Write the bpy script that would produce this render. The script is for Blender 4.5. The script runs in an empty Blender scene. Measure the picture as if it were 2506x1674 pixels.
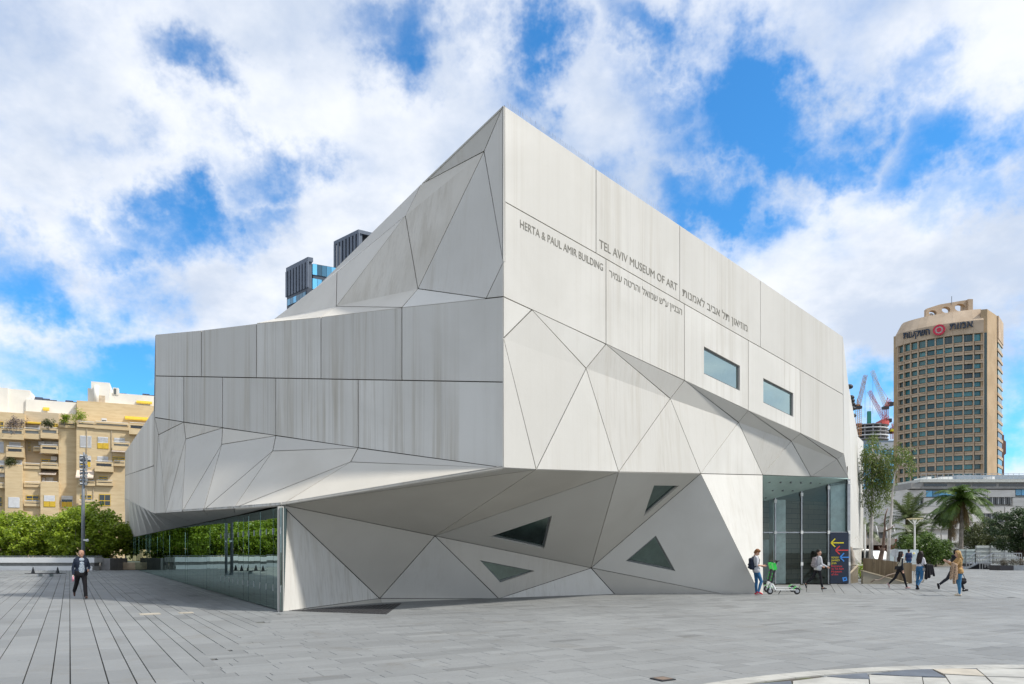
import bpy, math, random
import numpy as np
from mathutils import Vector, Matrix, Euler
from mathutils.geometry import tessellate_polygon
random.seed(7)
RNG = np.random.default_rng(7)
R = math.radians
SC = bpy.context.scene
COL = SC.collection

# ------------------------------------------------------------------ camera
F, CX, HY, EYE = 1780.0, 1253.0, 1347.0, 1.7        # focal length / principal column / horizon row, eye height
cam = bpy.data.cameras.new('camera'); cam_o = bpy.data.objects.new('camera', cam); COL.objects.link(cam_o)
cam_o.location = (0, 0, EYE); cam_o.rotation_euler = (R(90), 0, 0)
cam.sensor_width = 36; cam.lens = 36 * F / 2506; cam.shift_y = (HY - 837) / 2506
cam.clip_start = 0.1; cam.clip_end = 6000
SC.camera = cam_o
SC.view_settings.view_transform = 'Standard'; SC.view_settings.look = 'None'
SC.view_settings.exposure = 0.24; SC.view_settings.gamma = 1.0; SC.view_settings.use_curve_mapping = False
SC.render.resolution_x, SC.render.resolution_y = 1024, 684
SC.cycles.max_bounces = 6; SC.cycles.diffuse_bounces = 3; SC.cycles.glossy_bounces = 3; SC.cycles.use_adaptive_sampling = True; SC.cycles.adaptive_threshold = 0.02; SC.cycles.transparent_max_bounces = 12; SC.cycles.caustics_reflective = False; SC.cycles.caustics_refractive = False

# ------------------------------------------------------------------ sun and sky
SUN_EL, SUN_DIR = R(51), Vector((1.0, -0.24, 0)).normalized()
sd = Vector((SUN_DIR.x * math.cos(SUN_EL), SUN_DIR.y * math.cos(SUN_EL), math.sin(SUN_EL)))
sun = bpy.data.lights.new('sun', 'SUN'); sun_o = bpy.data.objects.new('sun', sun); COL.objects.link(sun_o)
sun.energy = 3.7; sun.angle = R(4); sun.color = (1.0, 0.95, 0.87)
sun_o.rotation_euler = sd.to_track_quat('Z', 'Y').to_euler(); sun_o.location = (60, -10, 90)

world = bpy.data.worlds.new('World'); SC.world = world; world.use_nodes = True
WT = world.node_tree; WT.nodes.clear()
def wn(t, **k):
    n = WT.nodes.new(t)
    for a, v in k.items(): setattr(n, a, v)
    return n
def wl(a, b): WT.links.new(a, b)
wout = wn('ShaderNodeOutputWorld'); wbg = wn('ShaderNodeBackground'); wbg.inputs['Strength'].default_value = 0.115
sky = wn('ShaderNodeTexSky', sky_type='NISHITA'); sky.sun_disc = False
sky.sun_elevation = SUN_EL; sky.sun_rotation = math.atan2(SUN_DIR.x, SUN_DIR.y)
sky.altitude = 20; sky.air_density = 1.0; sky.dust_density = 0.3; sky.ozone_density = 3.0
tc = wn('ShaderNodeTexCoord')
def wmath(op, a, b=None, clamp=False):
    n = wn('ShaderNodeMath', operation=op); n.use_clamp = clamp
    for i, v in enumerate((a, b)):
        if v is None: continue
        if isinstance(v, (int, float)): n.inputs[i].default_value = v
        else: wl(v, n.inputs[i])
    return n.outputs[0]
def wvec(op, a, b=None):
    n = wn('ShaderNodeVectorMath', operation=op)
    for i, v in enumerate((a, b)):
        if v is None: continue
        if isinstance(v, (tuple, list, Vector)): n.inputs[i].default_value = v
        else: wl(v, n.inputs[i])
    return n
def wnoise(vec, scale, detail, rough, dist=0.0, lac=2.0):
    n = wn('ShaderNodeTexNoise'); wl(vec, n.inputs['Vector'])
    n.inputs['Scale'].default_value = scale; n.inputs['Detail'].default_value = detail
    n.inputs['Roughness'].default_value = rough; n.inputs['Distortion'].default_value = dist; n.inputs['Lacunarity'].default_value = lac
    return n
dirv = tc.outputs['Generated']
sep = wn('ShaderNodeSeparateXYZ'); wl(dirv, sep.inputs[0])
den = wmath('ADD', wmath('MAXIMUM', sep.outputs[2], 0.0), 0.40)
comb = wn('ShaderNodeCombineXYZ')
wl(wmath('DIVIDE', sep.outputs[0], den), comb.inputs[0]); wl(wmath('DIVIDE', sep.outputs[1], den), comb.inputs[1])
comb.inputs[2].default_value = 5.2
plane = comb.outputs[0]                                   # clouds on a flat deck overhead
n1 = wnoise(plane, 2.1, 8, 0.62, 0.0)
warp2 = wnoise(dirv, 6.5, 6, 0.63)
def centred(n, k):
    v = wvec('SCALE', wvec('SUBTRACT', n.outputs['Color'], (0.5, 0.5, 0.5)).outputs[0]); v.inputs['Scale'].default_value = k; return v.outputs[0]
wdir = wvec('MULTIPLY', wvec('ADD', dirv, centred(warp2, .30)).outputs[0], (1.0, 1.0, 1.75)).outputs[0]     # flattened: openings are longer than high
# openings in the cloud deck (directions on the sky, seen through a warp so that their rims are ragged)
def sky_dir(px, py): return Vector(((px - CX) / F, 1.0, (HY - py) / F)).normalized()
HOLES = [(500, 195, .045, .75), (960, 75, .05, .75), (1272, 165, .045, .8), (1850, 300, .075, 1.1), (2010, 350, .05, .85), (1730, 500, .05, .9), (1650, 230, .045, .55),
         (2330, 370, .06, .9), (670, 470, .05, .75), (430, 575, .06, .9), (580, 560, .045, .7), (270, 575, .05, .8), (60, 650, .06, .9), (210, 690, .05, .55), (60, 900, .06, .75), (250, 910, .07, .9), (1590, 70, .045, .7), (1500, 20, .04, .5), (2140, 960, .06, .9), (2480, 930, .07, .7), (1420, 430, .045, .4), (700, 690, .045, .5), (120, 470, .04, .4), (2180, 230, .045, .5), (330, 330, .035, .4), (2450, 470, .05, .6), (1850, 560, .04, .5), (1130, 40, .03, .4)]
hole = None
for (px, py, r, s) in HOLES:
    dn = wn('ShaderNodeVectorMath', operation='DISTANCE'); wl(wdir, dn.inputs[0]); dn.inputs[1].default_value = sky_dir(px, py) * Vector((1, 1, 1.75))
    mr = wn('ShaderNodeMapRange', interpolation_type='SMOOTHSTEP'); wl(dn.outputs['Value'], mr.inputs['Value'])
    mr.inputs['From Min'].default_value = 0.0; mr.inputs['From Max'].default_value = r * 2.15; mr.inputs['To Min'].default_value = s; mr.inputs['To Max'].default_value = 0.0
    hole = mr.outputs[0] if hole is None else wmath('MAXIMUM', hole, mr.outputs[0])
cov = wmath('ADD', wmath('MULTIPLY', n1.outputs['Fac'], 1.5), wmath('MULTIPLY', warp2.outputs['Fac'], 0.6))
cov = wmath('SUBTRACT', wmath('ADD', cov, -0.50), wmath('MULTIPLY', hole, 0.60))
dens = wn('ShaderNodeMapRange', interpolation_type='SMOOTHSTEP'); wl(cov, dens.inputs['Value'])
dens.inputs['From Min'].default_value = -0.04; dens.inputs['From Max'].default_value = 0.62
shade_n = wnoise(plane, 3.4, 6, 0.58, 0.0)
sh = wn('ShaderNodeMapRange', interpolation_type='SMOOTHSTEP'); wl(wmath('ADD', wmath('MULTIPLY', shade_n.outputs['Fac'], 0.9), wmath('MULTIPLY', cov, 0.12)), sh.inputs['Value'])
sh.inputs['From Min'].default_value = 0.40; sh.inputs['From Max'].default_value = 0.66
cc = wn('ShaderNodeMix', data_type='RGBA'); wl(sh.outputs[0], cc.inputs['Factor'])
cc.inputs['A'].default_value = (7.25, 7.5, 7.95, 1); cc.inputs['B'].default_value = (4.6, 5.3, 6.5, 1)
skyg = wn('ShaderNodeMix', data_type='RGBA', blend_type='MULTIPLY'); skyg.inputs['Factor'].default_value = 1.0
wl(sky.outputs[0], skyg.inputs['A']); skyg.inputs['B'].default_value = (0.45, 1.18, 1.60, 1)
wm = wn('ShaderNodeMix', data_type='RGBA'); wl(dens.outputs[0], wm.inputs['Factor']); wl(skyg.outputs['Result'], wm.inputs['A']); wl(cc.outputs['Result'], wm.inputs['B'])
wl(wm.outputs['Result'], wbg.inputs['Color']); wl(wbg.outputs[0], wout.inputs['Surface'])

world.cycles.sampling_method = 'MANUAL'; world.cycles.sample_map_resolution = 512
# ------------------------------------------------------------------ helpers
def P3(px, py, Z): return Vector(((px - CX) * Z / F, Z, EYE + (HY - py) * Z / F))
def GP(px, py):
    Z = EYE * F / (py - HY); return Vector(((px - CX) * Z / F, Z, 0))
ORG = {}
def tag(o, label=None, cat=None, group=None, kind=None):
    if label: o['label'] = label
    if cat: o['category'] = cat
    if group: o['group'] = group
    if kind: o['kind'] = kind
    return o
def thing(name, loc, label=None, cat=None, group=None, rz=0.0):
    o = bpy.data.objects.new(name, None); COL.objects.link(o); o.location = loc; o.rotation_euler = (0, 0, rz); o.empty_display_size = 0.2
    ORG[o] = Vector(loc) if rz == 0 else Vector((0, 0, 0))
    return tag(o, label, cat, group)
class MB:
    def __init__(s): s.v = []; s.f = []; s.m = []
    def quad(s, pts, m=0):
        b = len(s.v); s.v += [Vector(p) for p in pts]; s.f.append(tuple(range(b, b + len(pts)))); s.m.append(m); return s
    def box(s, a, b, m=0):
        x0, y0, z0 = a; x1, y1, z1 = b
        return s.hexa([(x0, y0), (x1, y0), (x1, y1), (x0, y1)], z0, z1, m)
    def hexa(s, poly, z0, z1, m=0):
        n = len(poly); b = len(s.v)
        z0s = z0 if isinstance(z0, (list, tuple)) else [z0] * n; z1s = z1 if isinstance(z1, (list, tuple)) else [z1] * n
        for i, p in enumerate(poly): s.v.append(Vector((p[0], p[1], z0s[i])))
        for i, p in enumerate(poly): s.v.append(Vector((p[0], p[1], z1s[i])))
        s.f.append(tuple(b + i for i in reversed(range(n)))); s.f.append(tuple(b + n + i for i in range(n))); s.m += [m, m]
        for i in range(n):
            j = (i + 1) % n; s.f.append((b + i, b + j, b + n + j, b + n + i)); s.m.append(m)
        return s
    def obox(s, c, ax, ay, az, m=0):                     # oriented box: centre and three half axes
        c, ax, ay, az = Vector(c), Vector(ax), Vector(ay), Vector(az); b = len(s.v)
        for k in (-1, 1):
            for (i, j) in ((-1, -1), (1, -1), (1, 1), (-1, 1)): s.v.append(c + ax * i + ay * j + az * k)
        for f in ((3, 2, 1, 0), (4, 5, 6, 7), (0, 1, 5, 4), (1, 2, 6, 5), (2, 3, 7, 6), (3, 0, 4, 7)):
            s.f.append(tuple(b + i for i in f)); s.m.append(m)
        return s
    def bar(s, a, b, w, h=None, m=0, up=(0, 0, 1)):
        a, b = Vector(a), Vector(b); d = b - a
        if d.length < 1e-6: return s
        t = d.normalized(); u = Vector(up)
        if abs(t.dot(u)) > 0.97: u = Vector((1, 0, 0))
        x = t.cross(u).normalized(); y = x.cross(t).normalized()
        return s.obox((a + b) / 2, x * w / 2, y * (h or w) / 2, d / 2, m)
    def tube(s, pts, rad, n=8, m=0, caps=True):
        pts = [Vector(p) for p in pts]; k = len(pts)
        rad = rad if isinstance(rad, (list, tuple)) else [rad] * k
        t0 = (pts[1] - pts[0]).normalized(); u = Vector((0, 0, 1)) if abs(t0.z) < .9 else Vector((1, 0, 0))
        x = t0.cross(u).normalized(); b = len(s.v)
        for i in range(k):
            t = (pts[min(i + 1, k - 1)] - pts[max(i - 1, 0)]).normalized()
            x = (x - t * x.dot(t)).normalized(); y = t.cross(x)
            for j in range(n):
                a = 2 * math.pi * j / n; s.v.append(pts[i] + (x * math.cos(a) + y * math.sin(a)) * rad[i])
        for i in range(k - 1):
            for j in range(n):
                j2 = (j + 1) % n; s.f.append((b + i * n + j, b + i * n + j2, b + (i + 1) * n + j2, b + (i + 1) * n + j)); s.m.append(m)
        if caps:
            s.f.append(tuple(b + j for j in reversed(range(n)))); s.f.append(tuple(b + (k - 1) * n + j for j in range(n))); s.m += [m, m]
        return s
    def ball(s, c, r, nu=10, nv=7, m=0):
        c = Vector(c); r = r if isinstance(r, (list, tuple)) else (r, r, r); b = len(s.v)
        s.v.append(c + Vector((0, 0, -r[2])))
        for i in range(1, nv):
            a = -math.pi / 2 + math.pi * i / nv
            for j in range(nu):
                q = 2 * math.pi * j / nu; s.v.append(c + Vector((r[0] * math.cos(a) * math.cos(q), r[1] * math.cos(a) * math.sin(q), r[2] * math.sin(a))))
        s.v.append(c + Vector((0, 0, r[2]))); top = len(s.v) - 1
        for j in range(nu):
            j2 = (j + 1) % nu; s.f.append((b, b + 1 + j2, b + 1 + j)); s.m.append(m)
            for i in range(nv - 2):
                o = b + 1 + i * nu; s.f.append((o + j, o + j2, o + nu + j2, o + nu + j)); s.m.append(m)
            o = b + 1 + (nv - 2) * nu; s.f.append((o + j, o + j2, top)); s.m.append(m)
        return s
    def torus(s, c, axis, Rr, r, n=24, k=8, m=0):
        c = Vector(c); ax = Vector(axis).normalized(); u = ax.orthogonal().normalized(); w = ax.cross(u); b = len(s.v)
        for i in range(n):
            a = 2 * math.pi * i / n; d = u * math.cos(a) + w * math.sin(a)
            for j in range(k):
                q = 2 * math.pi * j / k; s.v.append(c + d * (Rr + r * math.cos(q)) + ax * r * math.sin(q))
        for i in range(n):
            for j in range(k):
                i2, j2 = (i + 1) % n, (j + 1) % k; s.f.append((b + i * k + j, b + i2 * k + j, b + i2 * k + j2, b + i * k + j2)); s.m.append(m)
        return s
    def mesh(s, name, mats, org=Vector((0, 0, 0)), smooth=False):
        me = bpy.data.meshes.new(name); me.from_pydata([tuple(p - org) for p in s.v], [], s.f)
        for mt in (mats if isinstance(mats, (list, tuple)) else [mats]): me.materials.append(mt)
        if any(s.m): me.polygons.foreach_set('material_index', s.m)
        if smooth: me.shade_smooth()
        me.update(); return me
    def build(s, name, mats, parent=None, smooth=False):
        org = ORG.get(parent, Vector((0, 0, 0)))
        o = bpy.data.objects.new(name, s.mesh(name, mats, org, smooth)); COL.objects.link(o)
        if parent is not None: o.parent = parent
        ORG[o] = org
        return o
def inst(me, name, parent, loc, rz=0.0, scale=(1, 1, 1), rot=None):
    o = bpy.data.objects.new(name, me); COL.objects.link(o); o.parent = parent
    o.location = Vector(loc) - ORG.get(parent, Vector((0, 0, 0)))
    o.rotation_euler = rot if rot is not None else (0, 0, rz); o.scale = scale
    return o
def children(o): return [c for c in bpy.data.objects if c.parent == o]
KIDS = {}
def copy_tree(o, parent=None):
    c = o.copy(); COL.objects.link(c); c.parent = parent
    for ch in list(o.children): copy_tree(ch, c)
    return c

# ------------------------------------------------------------------ materials
MATS = {}
def newmat(name):
    m = bpy.data.materials.new(name); m.use_nodes = True; nt = m.node_tree
    return m, nt, nt.nodes['Principled BSDF']
def nd(nt, t, **k):
    n = nt.nodes.new(t)
    for a, v in k.items(): setattr(n, a, v)
    return n
def mapping(nt, scale=(1, 1, 1), src='pos'):
    mp = nd(nt, 'ShaderNodeMapping'); mp.inputs['Scale'].default_value = scale
    if src == 'pos': nt.links.new(nd(nt, 'ShaderNodeNewGeometry').outputs['Position'], mp.inputs['Vector'])
    else: nt.links.new(nd(nt, 'ShaderNodeTexCoord').outputs['Object'], mp.inputs['Vector'])
    return mp.outputs[0]
def noise(nt, vec, scale, detail=5, rough=.6, dist=0.0):
    n = nd(nt, 'ShaderNodeTexNoise'); nt.links.new(vec, n.inputs['Vector'])
    n.inputs['Scale'].default_value = scale; n.inputs['Detail'].default_value = detail; n.inputs['Roughness'].default_value = rough; n.inputs['Distortion'].default_value = dist
    return n.outputs['Fac']
def mrange(nt, v, a, b, c=0.0, d=1.0, smooth=True):
    n = nd(nt, 'ShaderNodeMapRange'); n.interpolation_type = 'SMOOTHSTEP' if smooth else 'LINEAR'
    nt.links.new(v, n.inputs['Value'])
    for k, x in zip(('From Min', 'From Max', 'To Min', 'To Max'), (a, b, c, d)): n.inputs[k].default_value = x
    return n.outputs[0]
def mixc(nt, fac, a, b, blend='MIX'):
    n = nd(nt, 'ShaderNodeMix', data_type='RGBA', blend_type=blend)
    for k, v in (('Factor', fac), ('A', a), ('B', b)):
        if isinstance(v, (int, float)): n.inputs[k].default_value = v
        elif isinstance(v, tuple): n.inputs[k].default_value = v if len(v) == 4 else (*v, 1)
        else: nt.links.new(v, n.inputs[k])
    return n.outputs['Result']
def mth(nt, op, a, b=None):
    n = nd(nt, 'ShaderNodeMath', operation=op)
    for i, v in enumerate((a, b)):
        if v is None: continue
        if isinstance(v, (int, float)): n.inputs[i].default_value = v
        else: nt.links.new(v, n.inputs[i])
    return n.outputs[0]
def bump(nt, bs, h, strength=.2, dist=.02):
    b = nd(nt, 'ShaderNodeBump'); b.inputs['Strength'].default_value = strength; b.inputs['Distance'].default_value = dist
    nt.links.new(h, b.inputs['Height']); nt.links.new(b.outputs[0], bs.inputs['Normal'])
def plain(name, col, rough=.6, metal=0.0, var=.12, scale=3.0, bmp=0.0, spec=.5, src='pos'):
    if name in MATS: return MATS[name]
    m, nt, bs = newmat(name)
    n = noise(nt, mapping(nt, src=src), scale, 4)
    c = mixc(nt, mrange(nt, n, .3, .7), tuple(x * (1 - var) for x in col), tuple(min(1, x * (1 + var)) for x in col))
    nt.links.new(c, bs.inputs['Base Color']); bs.inputs['Roughness'].default_value = rough; bs.inputs['Metallic'].default_value = metal
    bs.inputs['Specular IOR Level'].default_value = spec
    if bmp: bump(nt, bs, noise(nt, mapping(nt, src=src), scale * 8, 3), bmp, .01)
    MATS[name] = m; return m

def concrete_mat(name='facade_concrete', a=(.60, .585, .54), b=(.69, .675, .63), rough=.5, streak=.8, gl=.5):
    m, nt, bs = newmat(name)
    pos = mapping(nt)
    big = mrange(nt, noise(nt, pos, .35, 4, .55, .3), .3, .7)
    c = mixc(nt, big, a, b)
    rnd = nd(nt, 'ShaderNodeObjectInfo').outputs['Random']
    c = mixc(nt, mth(nt, 'MULTIPLY', rnd, .75), c, (.52, .505, .465))
    st = noise(nt, mapping(nt, (3.2, 3.2, .07)), 1.0, 6, .72)
    st2 = noise(nt, mapping(nt, (14, 14, .12)), 1.0, 3, .6)
    msk = mrange(nt, noise(nt, mapping(nt, (.35, .35, .10)), 1.0, 3, .5), .40, .58)
    sf = mth(nt, 'MULTIPLY', mrange(nt, st, .46, .66), mth(nt, 'ADD', mth(nt, 'MULTIPLY', msk, .75), .22))
    sf2 = mth(nt, 'MULTIPLY', mrange(nt, st2, .50, .70), msk)
    sx = nd(nt, 'ShaderNodeSeparateXYZ'); nt.links.new(nd(nt, 'ShaderNodeNewGeometry').outputs['Position'], sx.inputs[0])
    sn = nd(nt, 'ShaderNodeSeparateXYZ'); nt.links.new(nd(nt, 'ShaderNodeNewGeometry').outputs['True Normal'], sn.inputs[0])
    upright = mrange(nt, mth(nt, 'ABSOLUTE', sn.outputs[2]), .12, .38, 1.0, .06)      # runs of water leave lines on upright faces only
    west = mth(nt, 'MULTIPLY', upright, mrange(nt, sx.outputs[0], -2.5, .5, 1.0, .42)); sf = mth(nt, 'MULTIPLY', sf, west); sf2 = mth(nt, 'MULTIPLY', sf2, west)
    c = mixc(nt, mth(nt, 'MULTIPLY', sf, streak), c, (.385, .345, .27))
    c = mixc(nt, mth(nt, 'MULTIPLY', sf2, streak * .55), c, (.33, .31, .27))
    blot = mrange(nt, noise(nt, mapping(nt, (1, 1, 1)), 1.7, 7, .7), .56, .74)
    c = mixc(nt, mth(nt, 'MULTIPLY', blot, .16), c, (.50, .48, .43))
    nt.links.new(c, bs.inputs['Base Color']); bs.inputs['Roughness'].default_value = rough; bs.inputs['Specular IOR Level'].default_value = gl
    bump(nt, bs, noise(nt, pos, 9.0, 5, .65), .09, .02)
    return m
M_CON = concrete_mat()
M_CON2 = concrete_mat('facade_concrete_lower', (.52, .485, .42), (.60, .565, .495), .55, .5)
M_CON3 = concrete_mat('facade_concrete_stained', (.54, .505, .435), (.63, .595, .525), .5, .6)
M_JOINT = plain('joint_dark', (.055, .045, .035), .9)
M_ROOF = plain('roof_membrane', (.45, .45, .43), .9)

def paver_mat(name, col):
    m, nt, bs = newmat(name)
    at = nd(nt, 'ShaderNodeAttribute'); at.attribute_name = 'tone'
    pos = mapping(nt)
    n = mrange(nt, noise(nt, pos, .16, 5, .6), .3, .7)
    c = mixc(nt, n, tuple(x * .86 for x in col), tuple(x * 1.12 for x in col))
    fine = noise(nt, pos, 26, 4, .7)
    c = mixc(nt, mth(nt, 'MULTIPLY', mrange(nt, fine, .35, .7), .35), c, tuple(x * .72 for x in col))
    vor = nd(nt, 'ShaderNodeTexVoronoi'); vor.inputs['Scale'].default_value = 1.1; nt.links.new(pos, vor.inputs['Vector'])
    c = mixc(nt, mth(nt, 'MULTIPLY', mrange(nt, vor.outputs['Distance'], .035, .02), .6), c, (.07, .07, .068))          # gum spots
    dirt = mrange(nt, noise(nt, pos, .9, 6, .7, .4), .52, .78)
    c = mixc(nt, mth(nt, 'MULTIPLY', dirt, .55), c, (.14, .128, .105))
    wearx = mrange(nt, noise(nt, mapping(nt, (.5, 2.6, 1)), 1.0, 5, .65), .5, .75)
    c = mixc(nt, mth(nt, 'MULTIPLY', wearx, .22), c, tuple(x * 1.45 for x in col))
    tn = nd(nt, 'ShaderNodeVectorMath', operation='SCALE'); nt.links.new(c, tn.inputs[0]); nt.links.new(at.outputs['Fac'], tn.inputs['Scale'])
    nt.links.new(tn.outputs[0], bs.inputs['Base Color']); bs.inputs['Roughness'].default_value = .62
    bump(nt, bs, fine, .12, .01)
    return m
M_PAVE = paver_mat('paving_stone', (.212, .220, .220))
def joint_ground():
    m, nt, bs = newmat('paving_joint')
    pos = mapping(nt)
    c = mixc(nt, mrange(nt, noise(nt, pos, .35, 5, .65), .5, .64), (.045, .04, .034), (.075, .085, .03))
    c = mixc(nt, mrange(nt, noise(nt, pos, 3, 4), .45, .65), c, (.07, .06, .05))
    nt.links.new(c, bs.inputs['Base Color']); bs.inputs['Roughness'].default_value = .95
    return m
M_JG = joint_ground()

def glass_mat(name, tint, refl=1.0, through=.75, rough=.0, ior=1.52, add=0.0):
    """tinted sheet glass: light passes straight through it, mirror reflection by angle"""
    m, nt, bs = newmat(name); nt.nodes.remove(bs)
    out = nt.nodes['Material Output']
    fr = nd(nt, 'ShaderNodeFresnel'); fr.inputs['IOR'].default_value = ior
    tr = nd(nt, 'ShaderNodeBsdfTransparent'); tr.inputs['Color'].default_value = (*[x * through for x in tint], 1)
    gl = nd(nt, 'ShaderNodeBsdfGlossy'); gl.inputs['Roughness'].default_value = rough; gl.inputs['Color'].default_value = (.80 * refl, 1.0 * refl, .94 * refl, 1)
    mx = nd(nt, 'ShaderNodeMixShader')
    nt.links.new(mrange(nt, fr.outputs[0], 0, 1, add, 1.0, False), mx.inputs[0]); nt.links.new(tr.outputs[0], mx.inputs[1]); nt.links.new(gl.outputs[0], mx.inputs[2])
    nt.links.new(mx.outputs[0], out.inputs['Surface']); return m
M_GLASS = glass_mat('curtain_glass', (.45, .72, .70), .88, .5, 0, 1.6, .46)
M_EGLASS = glass_mat('entrance_glass', (.95, 1.0, .98), .9, .98, 0, 1.5, .03)
M_WGLASS = glass_mat('window_glass', (.74, .95, .90), .80, .85, 0, 1.5, .14)
M_WGLASS2 = glass_mat('bright_window_glass', (.74, .95, .90), .92, .9, 0, 1.5, .62)  # same glass; brightness of the upper windows put in as extra reflection
def tower_glass(name, col, rough=.08):
    m, nt, bs = newmat(name)
    rnd = nd(nt, 'ShaderNodeObjectInfo').outputs['Random']
    c = mixc(nt, mrange(nt, rnd, 0, 1, 0, 1, False), tuple(x * .25 for x in col), tuple(x * 1.7 for x in col))
    nt.links.new(c, bs.inputs['Base Color']); bs.inputs['Roughness'].default_value = rough; bs.inputs['Specular IOR Level'].default_value = .9; bs.inputs['Metallic'].default_value = .15
    return m
M_TGLASS = tower_glass('teal_window_glass', (.02, .13, .14))
M_BGLASS = tower_glass('blue_window_glass', (.10, .38, .62))
M_DGLASS = plain('dark_glass', (.02, .03, .035), .08, 0, .2, 1, 0, .9)
M_STEEL = plain('brushed_steel', (.42, .43, .44), .35, .8)
M_GREYM = plain('grey_painted_metal', (.24, .26, .28), .45, .3)
M_DARKM = plain('dark_metal', (.035, .035, .04), .45, .4)
M_WHITE = plain('white_paint', (.80, .80, .78), .55, 0, .04, .4)
M_BLACK = plain('black_plastic', (.018, .018, .02), .5)
M_NAVY = plain('navy_panel', (.012, .022, .045), .35, 0, .05)
M_YEL = plain('sign_yellow', (.80, .68, .02), .5, 0, .03)
M_RED = plain('sign_red', (.70, .05, .05), .5, 0, .03)
M_BLUE = plain('sign_blue', (.05, .27, .75), .5, 0, .03)
# ------------------------------------------------------------------ ground and paving
g = MB(); S_ = 3000
g.quad([(-S_, -400, -.09), (S_, -400, -.09), (S_, S_, -.09), (-S_, S_, -.09)])
ground = g.build('ground', plain('far_ground', (.13, .13, .12), .9, 0, .25, .05)); tag(ground, kind='structure')
bed = MB(); bed.quad([(-85, -12, -.03), (75, -12, -.03), (75, 92, -.03), (-85, 92, -.03)])
plaza = bed.build('plaza_paving', M_JG); tag(plaza, kind='structure')
GD = Vector((-.5197, .8543, 0))            # direction of the curtain wall and of the long joints beside it
GN = Vector((.8543, .5197, 0))
FD = Vector((.380, .925, 0)); FN = Vector((.925, -.380, 0))
CIRC = Vector((7.2, 2.7, 0)); CR = 8.1
BASE = [(-8.5, 18), (-6.43, 20.3), (-4.2, 23.6), (-.7, 26.0), (4.0, 28.5), (9.85, 28.5), (10.4, 36.0), (40, 36.0)]
def base_y(x):
    for (a, b), (c, d) in zip(BASE, BASE[1:]):
        if a <= x <= c: return b + (d - b) * (x - a) / (c - a)
    return 1e9
def left_of(x, y): return x < -4.0 - (y - 8) * .2008 - .0 if y < 20.3 else x < -6.43 + (y - 20.2) * -.608
def far_line(x): return 30.6 - .60 * (x - 10.2)
WID = [.42, .31, .21]
pavers = []                                 # (corners xy, top z, tone)
def strips(d, n, o, smin, smax, tmin, tmax, lens, test, ztop, jw, jl, wids=WID, corner=False):
    t = tmin; k = 0
    while t < tmax:
        w = wids[k % len(wids)]; k += 1; s = smin + random.random() * lens[1]
        while s < smax:
            L = random.uniform(*lens); c = o + d * (s + L / 2) + n * (t + w / 2)
            q = [o + d * a + n * b for (a, b) in ((s + jl, t + jw), (s + L - jl, t + jw), (s + L - jl, t + w - jw), (s + jl, t + w - jw))]
            ok = any(test(p.x, p.y) for p in q) if corner else test(c.x, c.y)
            if ok:
                tone = random.gauss(1.0, .055)
                if random.random() < .06: tone *= .8
                pavers.append((q, ztop + random.uniform(-.0012, .0012), max(.68, min(1.3, tone))))
            s += L
        t += w
ctx0 = Vector((-4.29, 9.26, 0))
def t_left(x, y): return 8.0 < y < 61.9 and -76 < x and left_of(x, y)
strips(GD, GN, ctx0, -30, 75, -66, 14, (.9, 1.7), t_left, 0.0, .0075, .0025)
def t_mid(x, y):
    if not (7.9 < y and -9 < x < 40) or left_of(x - .15, y): return False
    if (Vector((x, y, 0)) - CIRC).length < CR - .05: return False
    if x > 10.2 and y > far_line(x) + .1: return False
    return y < base_y(x) + .8
strips(GN, GD * -1, ctx0, -9, 48, -32, 22, (.45, 1.05), t_mid, -.005, .0035, .0035, WID, True)
def t_far(x, y): return 10.0 < x < 62 and y > far_line(x) and y < 84 and not (y > 36.25 and x < 16.6 + (y - 36.2) * .5)
strips(FD, FN, Vector((14, 34, 0)), -30, 75, -45, 60, (1.1, 2.2), t_far, 0.0, .009, .003, [.62, .46, .32])
def in_view(q):
    c = sum(q, Vector()) / 4
    return c.y > 9.0 and abs(c.x / c.y) < .72
order = sorted(range(len(pavers)), key=lambda i: (sum(pavers[i][0], Vector()) / 4).length if in_view(pavers[i][0]) else 1e9)
singles = set(order[:300])
def paver_arrays(q, z):
    b = .004; c = sum(q, Vector()) / 4
    top = [p + (c - p).normalized() * b for p in q]
    v = [(p.x, p.y, -.05) for p in q] + [(p.x, p.y, z - b) for p in q] + [(p.x, p.y, z) for p in top]
    f = [(8, 9, 10, 11)] + [(i, (i + 1) % 4, 4 + (i + 1) % 4, 4 + i) for i in range(4)] + [(4 + i, 4 + (i + 1) % 4, 8 + (i + 1) % 4, 8 + i) for i in range(4)]
    return v, f
V, Fc, T = [], [], []
def orient(q): 
    a = (q[1] - q[0]).cross(q[2] - q[0]).z
    return q if a > 0 else q[::-1]
for i, (q, z, tone) in enumerate(pavers):
    v, f = paver_arrays(orient(q), z)
    if i in singles:
        me = bpy.data.meshes.new('paver'); me.from_pydata(v, [], f); me.materials.append(M_PAVE)
        a = me.attributes.new('tone', 'FLOAT', 'FACE'); a.data.foreach_set('value', [tone] * len(f))
        o = bpy.data.objects.new('paver', me); COL.objects.link(o); o.parent = plaza
    else:
        b = len(V); V += v; Fc += [tuple(b + k for k in x) for x in f]; T += [tone] * len(f)
me = bpy.data.meshes.new('paver_field'); me.from_pydata(V, [], Fc); me.materials.append(M_PAVE)
a = me.attributes.new('tone', 'FLOAT', 'FACE'); a.data.foreach_set('value', T)
o = bpy.data.objects.new('paver_field', me); COL.objects.link(o); o.parent = plaza; o['kind'] = 'stuff'
del V, Fc, T

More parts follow.
